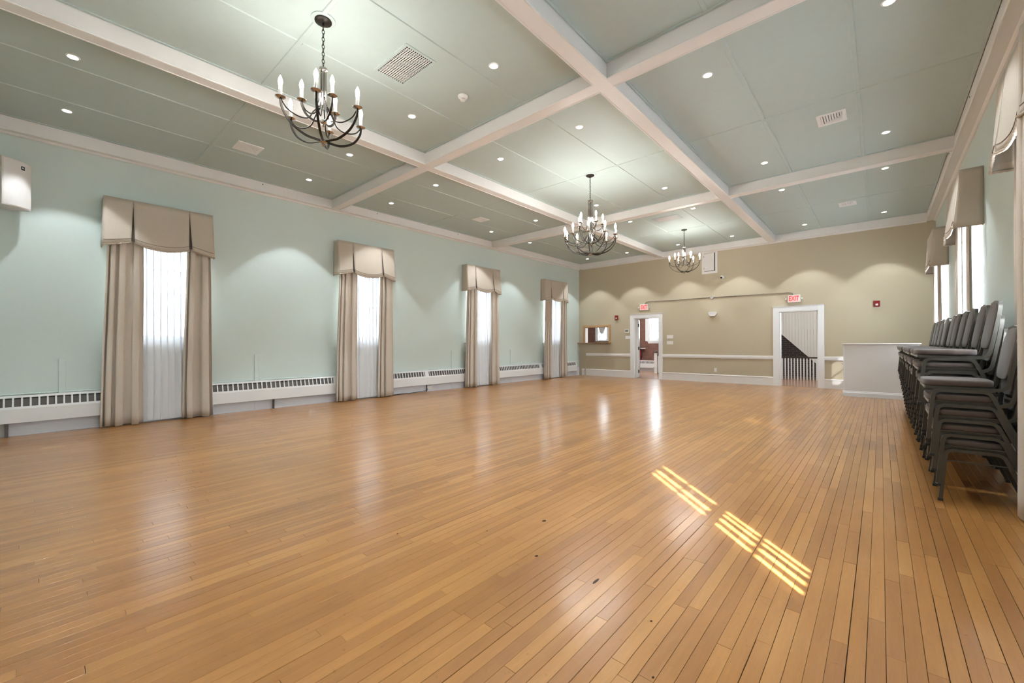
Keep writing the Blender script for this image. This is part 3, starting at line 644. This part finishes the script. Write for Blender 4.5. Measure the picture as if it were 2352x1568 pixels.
for z in (0.352, 0.402): MB().rbox(-3.794, -3.762, yD-0.012, yD-0.007, z-.016, z+.016, 0.003, 1).build('socket', M_plastic, ou)
em = tag(empty('emergency_light', (-3.836, yD, 2.02)), 'white wedge-shaped emergency light on the tan wall', 'light')
MB().prism([(-3.950, 2.14), (-3.722, 2.14), (-3.722, 2.075), (-3.775, 2.018), (-3.900, 2.018), (-3.950, 2.075)], 'y', yD-0.075, yD).build('housing', M_plastic, em); MB().box(-3.93, -3.74, yD-0.078, yD-0.074, 2.085, 2.13).build('lens', mat('lens_grey', (0.7,0.7,0.69,1), 0.25), em)
ac = tag(empty('access_panel', (-3.925, yD, 3.327)), 'white framed access hatch with small door standing ajar', 'access panel')
mb = MB(); mb.box(-4.15, -4.085, yD-0.02, yD, 3.327, 3.984); mb.box(-3.765, -3.699, yD-0.02, yD, 3.327, 3.984); mb.box(-4.085, -3.765, yD-0.02, yD, 3.327, 3.40); mb.box(-4.085, -3.765, yD-0.02, yD, 3.955, 3.984); mb.build('frame', M_white, ac)
MB().box(-4.085, -3.765, yD-0.003, yD-0.001, 3.40, 3.955).build('opening', M_dark, ac)  # black sheet on the wall paints the shade behind the ajar door
MB().prism([(-4.083, yD-0.018), (-3.785, yD-0.055), (-3.783, yD-0.037), (-4.083, yD-0.002)], 'z', 3.412, 3.945).build('door', M_white, ac)
for z in (3.50, 3.86): MB().box(-4.093, -4.079, yD-0.026, yD-0.018, z-.022, z+.022).build('hinge', M_steel, ac)
dc = tag(empty('dome_camera', (-3.565, yD, 3.18)), 'white dome security camera right of the access hatch', 'camera')
MB().lathe([(0.055, 0.0), (0.055, -0.035), (0.048, -0.06), (0.03, -0.085), (0.008, -0.095)], 20, (-3.565, yD, 3.183), 'y').build('dome', M_plastic, dc, smooth=True)
MB().lathe([(0.034, -0.060), (0.034, -0.075), (0.02, -0.094), (0.004, -0.099)], 16, (-3.575, yD, 3.166), 'y').build('lens', M_badge, dc, smooth=True)

# ------------------------------------------------------------------ counter
ct = tag(empty('bar_counter', (-0.02, 12.2, 0)), 'white portable bar counter beside the stacked chairs', 'counter')
cx0, cx1, cy0, cy1 = -0.635, 0.60, 11.955, 12.50
MB().box(cx0, cx1, cy0, cy1, 0.0, 1.155).build('body', M_counter, ct)
MB().rbox(cx0-0.022, cx1+0.022, cy0-0.022, cy1+0.02, 1.156, 1.178, 0.004, 1).build('top', M_white2, ct)
MB().prism([(cy0-.001, 0.0), (cy0-0.018, 0.0), (cy0-0.018, 0.085), (cy0-0.010, 0.10), (cy0-0.010, 0.115), (cy0-.001, 0.125)], 'x', cx0-0.012, cx1+0.012).build('base_trim', M_white2, ct)
MB().box(cx0-0.012, cx0-.001, cy0-.001, cy1, 0.0, 0.12).build('base_trim', M_white2, ct)
for x in (cx0, cx1-0.024): MB().box(x-0.001, x+0.023, cy0-0.006, cy0-.0005, 0.125, 1.155).build('corner_trim', M_white2, ct)
MB().lathe([(0.012, -0.03), (0.012, -0.001)], 10, (cx0, cy0+0.08, 0.72), 'x').build('side_latch', M_white2, ct)

# ------------------------------------------------------------------ lobby and stair hall beyond the far wall
struct(MB().box(-11.9, 1.3, yD+0.051, yW+0.2, -0.12, 0.0).build('floor_lobby', mat('lobby_floor_wood', (0.36, 0.20, 0.12, 1), 0.22, bump=0.05, bscale=12, var=0.15)), 'glossy brown lobby floor beyond the doorways')
struct(MB().box(-11.9, 1.3, yD+0.19, yW+0.2, 2.95, 3.05).build('ceiling_lobby', M_lobbyw), 'white lobby ceiling')
struct(MB().box(-11.9, -11.7, yD+0.19, yW+0.2, 0, 2.95).build('wall_lobby_left', M_lobbyw)); struct(MB().box(-3.6, -3.5, yD+0.19, yW, 0, 2.95).build('wall_partition', M_lobbyw)); struct(MB().box(1.0, 1.2, yD+0.19, yW+0.2, 0, 2.95).build('wall_stair_right', M_lobbyw))
struct(MB().box(-11.9, xL-0.26, yD, yD+0.19, 0, 2.95).build('wall_lobby_front', M_lobbyw))
LW = [(-10.04, -9.51, 1.30, 2.55), (-7.52, -6.62, 1.29, 2.62), (-0.9, 0.3, 1.0, 2.4)]
bwall = wall_with_holes('wall_brick', M_mortar, 'y', yW, yW+0.2, -11.9, 1.3, 0, 2.95, LW, 'red brown brick wall of the lobby with white windows')
def bricks(mb, x0, x1, z0, z1, holes, y0, y1):
    bw, bh, j = 0.205, 0.060, 0.012; r = 0; z = z0
    while z+bh < z1:
        x = x0-(bw+j)*0.5*(r % 2)
        while x < x1:
            a, b = max(x, x0), min(x+bw, x1)
            segs = [(a, b)]
            for h in holes:
                if z+bh > h[2]-0.0 and z < h[3]:
                    ns = []
                    for (p, q) in segs:
                        if q <= h[0] or p >= h[1]: ns.append((p, q))
                        else:
                            if p < h[0]: ns.append((p, h[0]))
                            if q > h[1]: ns.append((h[1], q))
                    segs = ns
            for (p, q) in segs:
                if q-p > 0.02: mb.box(p, q, y0-random.uniform(0, .003), y1, z, z+bh)
            x += bw+j
        z += bh+j; r += 1
mb = MB(); bricks(mb, -11.6, -3.6, 0.02, 2.95, [(h[0]-.06, h[1]+.06, h[2]-.02, h[3]+.06) for h in LW[:2]], yW-0.010, yW+0.002); o = mb.build('brickwork', M_brick, bwall); o['kind'] = 'stuff'
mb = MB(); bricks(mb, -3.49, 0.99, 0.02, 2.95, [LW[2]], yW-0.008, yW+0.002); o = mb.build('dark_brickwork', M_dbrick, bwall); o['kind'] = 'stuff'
muntin_window(9, 'white lobby window seen through the serving hatch', 'y', yW, -1, *LW[0], 1, 1, 2.0, 0.2, 0.10, False)
muntin_window(10, 'white lobby window seen through the open doorway', 'y', yW, -1, *LW[1], 2, 2, 2.09, 0.2, 0.15)
muntin_window(11, 'white stair hall window beside the beadboard', 'y', yW, -1, *LW[2], 2, 2, None, 0.2, 0.10)
# beaded swags hanging in the hatch window
bs = tag(empty('bead_swag', (-9.78, yW-0.06, 1.35)), 'pale bead swags hanging in the lobby window behind hatch', 'curtain')
M_swag = mat('swag_voile', (0.55, 0.55, 0.52, 1), 0.8, **{'Transmission Weight': 0.0}); M_beadw = mat('glass_bead', (0.75,0.75,0.72,1), 0.2)
for k, dp in enumerate((0.34, 0.46, 0.58)):
    p = [(-10.02+0.47*t/14, yW-0.05-0.01*k, 1.98-dp*(1-((t-6.5)/6.5)**2 if t < 14 else 0)*0.9) for t in range(14)]
    MB().tube(p, 0.012, 6).build('bead_strand', M_beadw, bs, smooth='all')
MB().grid(lambda u, v: (-9.97+0.37*u, yW-0.035, 2.0-(0.36*math.sin(PI*u))*v-0.02), 12, 8).build('swag', M_swag, bs, smooth='all', solid=0.004)
# lobby convector
e = tag(empty('lobby_convector', (-7.6, yW, 0.13)), 'white baseboard convector on the brick wall inside doorway', 'heater')
MB().box(-8.6, -6.3, yW-0.105, yW-0.017, 0.42, 0.455).build('top_cap', M_conv, e); MB().box(-8.6, -6.3, yW-0.105, yW-0.097, 0.135, 0.325).build('front_panel', M_conv, e); MB().box(-8.58, -6.32, yW-0.075, yW-0.017, 0.14, 0.42).build('heating_fins', M_grey, e)
for k in range(40): MB().box(-8.57+k*0.0575, -8.545+k*0.0575, yW-0.105, yW-0.098, 0.325, 0.42).build('grille_bar', M_conv, e)
struct(MB().box(-11.7, -3.6, yW-0.02, yW-0.0101, 0, 0.135).build('baseboard_lobby', M_baseb))
ex = tag(empty('fire_extinguisher', (-7.90, yW-0.09, 0.56)), 'red fire extinguisher on the lobby brick wall', 'extinguisher')
MB().lathe([(0.03, 0.56), (0.072, 0.575), (0.072, 0.86), (0.05, 0.91), (0.022, 0.93)], 18, (-7.90, yW-0.085, 0)).build('cylinder', M_red, ex, smooth=True); MB().lathe([(0.022, 0.93), (0.022, 0.965)], 12, (-7.90, yW-0.085, 0)).build('valve', M_black, ex); MB().tube([(-7.90, yW-.085, .96), (-7.83, yW-.085, .99)], 0.012, 6).build('lever', M_black, ex); MB().tube(catmull([(-7.88, yW-.10, .94), (-7.81, yW-.11, .86), (-7.82, yW-.11, .68)]), 0.010, 6).build('hose', M_black, ex, smooth='all')
tag(MB().rbox(-8.05, -7.665, yW-0.16, yW-0.0101, 0.955, 0.985, 0.004, 1).build('wall_shelf', M_white2), 'small white shelf on the lobby brick wall', 'shelf')
nw = tag(empty('newel_post', (-6.73, 16.3, 0)), 'white newel post with dark cap inside the lobby', 'post')
MB().box(-6.787, -6.67, 16.24, 16.36, 0, 0.81).build('post', M_white2, nw); MB().rbox(-6.81, -6.645, 16.215, 16.385, 0.81, 0.85, 0.008, 1).build('cap', M_drail, nw); MB().lathe([(0.05, 0.85), (0.06, 0.865), (0.045, 0.885), (0.01, 0.895)], 14, (-6.728, 16.3, 0)).build('finial', M_drail, nw, smooth=True)
ra = tag(empty('lobby_railing', (-6.3, 16.3, 0)), 'white panelled railing with dark handrail behind the newel post', 'railing')
MB().box(-6.665, -5.6, 16.28, 16.32, 0.03, 0.70).build('panel', M_white2, ra); MB().rbox(-6.665, -5.6, 16.26, 16.34, 0.705, 0.745, 0.008, 1).build('handrail', M_drail, ra)
# stair hall: balustrade, beadboard under the upper flight
bl = tag(empty('stair_balustrade', (-2.0, 16.36, 0)), 'stair balustrade with white balusters and dark handrail', 'balustrade')
MB().rbox(-3.0, -0.6, 16.325, 16.395, 0.692, 0.738, 0.008, 1).build('handrail', M_drail, bl)
for k in range(27): MB().box(-2.902+k*0.0845, -2.866+k*0.0845, 16.342, 16.378, 0.0, 0.692).build('baluster', M_white2, bl)
bh = tag(empty('beadboard_soffit', (-1.9, 17.38, 0.7)), 'white beadboard panelling with sloping lower edge above the stairs', 'panelling')
def slope(x): return 1.57+(x+2.673)*(0.726-1.57)/(-1.844+2.673)
x = -3.45
while x < -0.95:
    a, b = x+0.002, x+0.085; MB().prism([(a, max(0.03, slope(a))), (b, max(0.02, slope(b))), (b, 2.93), (a, 2.93)], 'y', yW-0.05, yW-0.030).build('board', M_bead, bh); x += 0.087
MB().box(-3.45, -0.95, yW-0.030, yW-0.011, 1.65, 2.93).build('backing', M_bead, bh)
xa, xb = -3.4, -1.15
MB().prism([(xa, slope(xa)-0.03), (xb, slope(xb)-0.03), (xb, slope(xb)+0.01), (xa, slope(xa)+0.01)], 'y', yW-0.065, yW-0.051).build('edge_strip', M_bead, bh)
tag(MB().lathe([(0.20, 2.935), (0.20, 2.90), (0.14, 2.86), (0.03, 2.85)], 24, (-2.0, 15.0, 0)).build('fill_lamp', emis('lobby_fill', (0.95,0.97,1,1), 30.0), smooth=True), 'unseen round lamp added to light the stair hall', 'lamp')  # lamp added out of view to brighten the stair hall
tag(MB().lathe([(0.20, 2.935), (0.20, 2.90), (0.14, 2.86), (0.03, 2.85)], 24, (-7.4, 15.4, 0)).build('fill_lamp', emis('lobby_fill_2', (0.95,0.97,1,1), 55.0), smooth=True), 'unseen round lamp added to light the brick lobby', 'lamp')  # second added lamp, out of view, brightens the brick lobby

# ------------------------------------------------------------------ ceiling fittings
DLX = (-7.757, -6.255, -4.590, -3.100, -1.430, 0.072); DLY = (0.22, 3.225, 4.925, 7.960, 9.590, 12.81)
ring = MB().lathe([(0.040, -0.001), (0.042, -0.006), (0.054, -0.004), (0.057, 0.0), (0.054, 0.0)], 24).mesh('rim', M_white2, True)
lens = MB().lathe([(0.0405, -0.004), (0.03, -0.0045), (0.001, -0.0046)], 24).mesh('lens', M_disc)
spot = bpy.data.lights.new('downlight_lamp', 'SPOT'); spot.energy = CAN; spot.spot_size = math.radians(80); spot.spot_blend = 0.22; spot.shadow_soft_size = 0.045; spot.color = (0.88, 0.95, 1.0)
cname = ('along the left wall', 'left of the lengthwise beam', 'left of the chandeliers', 'right of the chandeliers', 'right of the second beam', 'along the right wall')
rname = ('first row, above the camera', 'second row, before the near cross beam', 'third row, after the near cross beam', 'fourth row, before the far cross beam', 'fifth row, after the far cross beam', 'last row by the tan wall')
for a, x in enumerate(DLX):
    for b, y in enumerate(DLY):
        e = tag(empty('downlight', (x, y, zP)), 'recessed white downlight %s, %s' % (cname[a], rname[b]), 'downlight', 'recessed downlights')
        for nme, me in (('rim', ring), ('lens', lens)):
            o = bpy.data.objects.new(nme, me); COL.objects.link(o); o.parent = e
        l = bpy.data.objects.new('downlight_lamp', spot); COL.objects.link(l); l.parent = e; l.location = (0, 0, -0.012)
def supply_vent(x, y, w_, d_, label):
    e = tag(empty('air_vent', (x, y, zP)), label, 'vent', 'louvred supply vents')
    x0, x1, y0, y1 = x-w_/2, x+w_/2, y-d_/2, y+d_/2; f = 0.042; mb = MB()
    mb.box(x0, x1, y0, y0+f, zP-0.010, zP); mb.box(x0, x1, y1-f, y1, zP-0.010, zP); mb.box(x0, x0+f, y0+f, y1-f, zP-0.010, zP); mb.box(x1-f, x1, y0+f, y1-f, zP-0.010, zP); mb.build('frame', M_white2, e)
    MB().box(x0+f, x1-f, y0+f, y1-f, zP-0.003, zP-0.001).build('duct_shade', M_dark, e)  # flat black sheet in place of the shaded depth behind the louvres
    n = 8
    for k in range(n):
        t = k/n; gx = x0+f+(w_-2*f)*(k+0.1)/n; gy = y1-f-(d_-2*f)*(k+0.05)/n*0.55
        mb = MB(); mb.prism([(gx, zP-0.009), (gx+0.016, zP-0.009), (gx+0.022, zP-0.003), (gx+0.006, zP-0.003)], 'y', y0+f, gy)
        mb.prism([(gy, zP-0.009), (gy-0.012, zP-0.009), (gy-0.017, zP-0.003), (gy-0.005, zP-0.003)], 'x', gx, x1-f); mb.build('louvre', M_white2, e)
supply_vent(-7.180, 2.085, 0.33, 0.335, 'white louvred vent in the near left coffer'); supply_vent(-7.190, 7.005, 0.31, 0.315, 'white louvred vent in the middle left coffer'); supply_vent(-7.10, 11.44, 0.33, 0.33, 'white louvred vent in the far left coffer')
supply_vent(-0.472, 6.965, 0.31, 0.355, 'white louvred vent in the middle right coffer'); supply_vent(-0.518, 11.50, 0.29, 0.33, 'white louvred vent in the far right coffer')
def return_grille(x0, x1, y0, y1, label):
    e = tag(empty('return_grille', ((x0+x1)/2, (y0+y1)/2, zP)), label, 'vent', 'egg crate return grilles')
    f = 0.03; mb = MB(); mb.box(x0-f, x1+f, y0-f, y0, zP-0.007, zP); mb.box(x0-f, x1+f, y1, y1+f, zP-0.007, zP); mb.box(x0-f, x0, y0, y1, zP-0.007, zP); mb.box(x1, x1+f, y0, y1, zP-0.007, zP); mb.build('frame', M_ceil, e)
    MB().box(x0, x1, y0, y1, zP-0.002, zP-0.0005).build('duct_shade', M_dark, e)  # black sheet paints the dark of the duct behind the lattice
    nx, ny = 21, 13; mb = MB()
    for k in range(1, nx): xx = x0+(x1-x0)*k/nx; mb.box(xx-0.0028, xx+0.0028, y0, y1, zP-0.007, zP-0.002)
    for k in range(1, ny): yy = y0+(y1-y0)*k/ny; mb.box(x0, x1, yy-0.0028, yy+0.0028, zP-0.0072, zP-0.0021)
    mb.build('egg_crate', M_white, e)
return_grille(-4.088, -3.540, 2.428, 2.750, 'dark egg crate return grille beside the nearest chandelier'); return_grille(-4.10, -3.545, 9.775, 10.12, 'dark egg crate return grille beyond the far cross beam')
sm = tag(empty('smoke_detector', (-3.762, 3.374, zP)), 'white round smoke detector in the near centre coffer', 'detector')
MB().lathe([(0.060, 0), (0.060, -0.012), (0.052, -0.022), (0.034, -0.034)], 24, (-3.762, 3.374, zP)).build('base', M_plastic, sm, smooth=True); MB().lathe([(0.034, -0.034), (0.032, -0.052), (0.024, -0.058), (0.005, -0.060)], 20, (-3.762, 3.374, zP)).build('chamber', M_plastic, sm, smooth=True)

def chandelier(loc, tiers, z_top, z_hub, label, stem_r, rot=0, nrod=6):
    e = tag(empty('chandelier', loc), label, 'chandelier', 'bronze and nickel candle chandeliers')
    zc = loc[2]; L = lambda z: z-zc                     # heights relative to the ceiling
    lbuild(MB().lathe([(0.105, 0), (0.105, -0.006), (0.095, -0.010), (0.06, -0.010)], 32), 'medallion', M_ceil, e, smooth=True)
    lbuild(MB().lathe([(0.073, -0.010), (0.073, -0.020), (0.064, -0.026), (0.030, -0.030), (0.010, -0.032), (0.010, -0.055), (0.004, -0.058)], 28), 'canopy', M_bronze, e, smooth=True)
    mb = MB(); z = -0.06; k = 0; zend = L(z_top)+0.012
    while z > zend:
        pts = []
        for a in range(12):
            t = 2*PI*a/12; u = 0.011*math.cos(t); v = 0.022*math.sin(t)
            pts.append((u, 0, z-0.018+v) if k % 2 == 0 else (0, u, z-0.018+v))
        mb.tube(pts, 0.0032, 5, closed=True); z -= 0.034; k += 1
    lbuild(mb, 'chain', M_bronze, e, smooth='all')
    lbuild(MB().lathe([(0.006, L(z_top)+0.022), (0.012, L(z_top)+0.010), (stem_r*0.9, L(z_top)), (stem_r+0.010, L(z_top)-0.006), (stem_r+0.010, L(z_top)-0.026), (stem_r, L(z_top)-0.030)], 24), 'top_cap', M_chrome, e, smooth=True)
    def hub(z, r, nme):
        lbuild(MB().lathe([(r*0.5, L(z)+0.028), (r, L(z)+0.020), (r, L(z)), (r*0.75, L(z)-0.006), (r*0.35, L(z)-0.012), (r*0.45, L(z)-0.026), (r*0.2, L(z)-0.036), (0.002, L(z)-0.038)], 20), nme, M_chrome, e, smooth=True)
    for ti, (n, R, zb, a0, zh) in enumerate(tiers):
        hub(zh, 0.034 if ti == 0 else 0.028, 'hub')
        for k in range(n):
            a = a0+2*PI*k/n+rot; ca, sa = math.cos(a), math.sin(a)
            P = lambda r, z: (r*ca, r*sa, L(z))
            rs = stem_r*(0.95 if ti == 0 else 0.6); drop = zb-0.11
            rod = [P(rs, z_top-0.02), P(rs, (z_top+zb)/2+0.03), P(rs+0.004, zb+0.10), P(rs+0.012, zb+0.055)]
            lbuild(MB().tube(catmull(rod, 4), 0.0066, 7), 'stem_rod', M_chrome, e, smooth='all')
            pts = catmull([P(rs+0.010, zb+0.062), P(R*0.20+0.02, zb-0.02), P(R*0.36, zb-0.085), P(R*0.58, drop+0.005), P(R*0.84, zb-0.075), P(R, zb-0.005)], 6)
            arm = lbuild(MB().tube(pts, 0.0058, 7), 'arm', M_bronze, e, smooth='all')
            pts = catmull([P(R, zb-0.004), P(R*0.965, zb-(zb-zh)*0.30), P(R*0.78, zb-(zb-zh)*0.68), P(R*0.45, zb-(zb-zh)*0.93), P(0.03, zh+0.010)], 7)
            pr = [(0.0035, -0.010), (0.0035, 0.010), (-0.0035, 0.010), (-0.0035, -0.010)]
            lbuild(MB().tube(pts, 0, prof=pr, up=(-sa*1.0+0, 0, 0) if False else None), 'lower_rib', M_bronze, e, smooth=True)
            c = P(R, zb)
            lbuild(MB().lathe([(0.010, -0.010), (0.022, -0.006), (0.042, 0.004), (0.043, 0.007), (0.020, 0.002), (0.014, 0.012)], 18, c), 'drip_pan', M_chrome, arm, smooth=True)
            lbuild(MB().lathe([(0.0155, 0.010), (0.0155, 0.105), (0.012, 0.108)], 12, c), 'candle_sleeve', M_candle, arm, smooth=True)
            lbuild(MB().lathe([(0.009, 0.106), (0.016, 0.120), (0.0185, 0.138), (0.014, 0.162), (0.006, 0.182), (0.001, 0.192)], 10, c), 'flame_bulb', M_bulb, arm, smooth=True)
    return e
chandelier((-3.830, 1.722, zP), ((6, 0.36, 3.32, math.radians(27), 3.055), (3, 0.18, 3.41, 0, 3.235)), 3.742, 3.055, 'nine-candle chandelier nearest the camera', 0.026)
chandelier((-3.845, 6.456, zP), ((10, 0.455, 3.065, math.radians(9), 2.775), (5, 0.22, 3.30, math.radians(39), 2.965)), 3.735, 2.775, 'large fifteen-candle chandelier in the middle of the hall', 0.040)
chandelier((-3.855, 11.205, zP), ((6, 0.37, 3.33, math.radians(12), 3.065), (3, 0.18, 3.42, math.radians(40), 3.24)), 3.738, 3.065, 'nine-candle chandelier farthest away by the tan wall', 0.028)

# ------------------------------------------------------------------ stacked banquet chairs (facing -x)
sqp = [(0.0118, -0.0118), (0.0118, 0.0118), (-0.0118, 0.0118), (-0.0118, -0.0118)]
CW = 0.455
def make_chair():
    e = empty('banquet_chair', (0, 0, 0))
    for y in (0.014, CW-0.014):
        pts = [Vector((0, y, 0.012)), Vector((0.026, y, 0.325))]+catmull([(0.030, y, 0.352), (0.040, y, 0.379), (0.068, y, 0.392)], 4)+[Vector((0.280, y, 0.392))]+catmull([(0.300, y, 0.389), (0.322, y, 0.374), (0.338, y, 0.340)], 4)+[Vector((0.468, y, 0.012))]
        lf_ = lbuild(MB().tube(pts, 0, prof=sqp, up=(0, 1, 0)), 'leg_frame', M_frame, e)
        for x in (0, 0.468): lbuild(MB().rbox(x-0.0145, x+0.0145, y-0.0145, y+0.0145, 0, 0.022, 0.003, 1), 'foot_cap', M_black, lf_)
        lbuild(MB().tube([(0.028, y, 0.312), (0.350, y, 0.312)], 0.0055, 6), 'stretcher', M_frame, e)
        yi = y+(0.024 if y < 0.2 else -0.024)
        pts = [Vector((-0.015, yi, 0.413)), Vector((0.330, yi, 0.405))]+catmull([(0.368, yi, 0.408), (0.398, yi, 0.425), (0.412, yi, 0.455)], 4)+[Vector((0.452, yi, 0.70))]
        yt = yi+(0.05 if y < 0.2 else -0.05)
        pts += catmull([(0.460, yi, 0.755), (0.468, yi+(yt-yi)*0.25, 0.810), (0.474, yt, 0.850)], 4)
        lbuild(MB().tube(pts, 0, prof=sqp, up=(0, 1, 0)), 'back_tube', M_frame, e)
    lbuild(MB().tube([(0.474, 0.075, 0.852), (0.476, CW/2, 0.868), (0.474, CW-0.075, 0.852)], 0, prof=sqp, up=(0, 0, 1)), 'top_rail', M_frame, e)
    mb = MB()
    mb.box(-0.016, 0.345, 0.030, CW-0.030, 0.416, 0.424); lbuild(mb, 'seat_pan', M_black, e)
    lbuild(MB().box(-0.020, -0.012, 0.02, CW-0.02, 0.408, 0.426), 'front_edge', M_lit_edge, e)
    # cushion: rounded waterfall slab
    def cush(u, v):
        a = 2*PI*u; ex = 0.42
        cx, cy = math.cos(a), math.sin(a)
        px = math.copysign(abs(cx)**ex, cx); py = math.copysign(abs(cy)**ex, cy)
        t = (v-0.5)*PI; rr = math.cos(t)**0.35 if abs(t) < PI/2-1e-4 else 0.0
        rr = 0.90+0.10*rr if 0.02 < v < 0.98 else 0
        z = 0.427+0.046*(0.5+0.5*math.sin(t))
        if v > 0.98: z = 0.475
        return (0.163+0.190*px*rr, CW/2+0.222*py*rr, z)
    lbuild(MB().grid(cush, 36, 10), 'seat_cushion', M_seat, e, smooth='all')
    # backrest pad between the tubes
    def pad(u, v):
        a = 2*PI*u; ex = 0.45; cy, cz = math.cos(a), math.sin(a)
        py = math.copysign(abs(cy)**ex, cy); pz = math.copysign(abs(cz)**ex, cz)
        t = (v-0.5)*PI; rr = 0 if v < 0.02 or v > 0.98 else 0.92+0.08*math.cos(t)
        zc = 0.665+0.185*pz*rr; w_ = 0.190-0.045*max(0, (zc-0.72)/0.14)**2
        d = -0.0155*math.sin(t)
        xm = 0.408+(zc-0.47)*0.163
        return (xm+d, CW/2+w_*py*rr, zc+(0.010 if pz > 0.5 else 0)*math.cos(py*PI/2)*rr)
    lbuild(MB().grid(pad, 36, 8), 'backrest_pad', M_seat, e, smooth='all')
    return e
proto = make_chair(); used = False
DX, DZ = -0.0155, 0.1108
ORD = ('lowest', 'second', 'third', 'fourth', 'fifth', 'sixth', 'seventh')
STK = ('nearest short', 'second', 'third', 'fourth', 'fifth', 'sixth', 'seventh', 'eighth', 'ninth', 'tenth', 'eleventh', 'last')
stacks = [(0.331, 4.515, 5)]+[(0.337+random.uniform(-.008, .008), 5.04+k*0.512, 7) for k in range(11)]
for si, (x, y, n) in enumerate(stacks):
    jx = random.uniform(-.003, .003)
    for k in range(n):
        c = copy_tree(proto)
        c.location = (x+k*DX+random.uniform(-.004, .004)*(k > 0), y+random.uniform(-.005, .005)*(k > 0), k*DZ)
        pos = 'topmost' if k == n-1 else ORD[k]+(' from the floor' if k else '')
        tag(c, 'taupe padded banquet chair, %s in the %s stack from the camera' % (pos, STK[si]), 'chair', 'stacked banquet chairs along right wall')
def rm(o):
    for ch in list(o.children): rm(ch)
    bpy.data.objects.remove(o)
rm(proto)
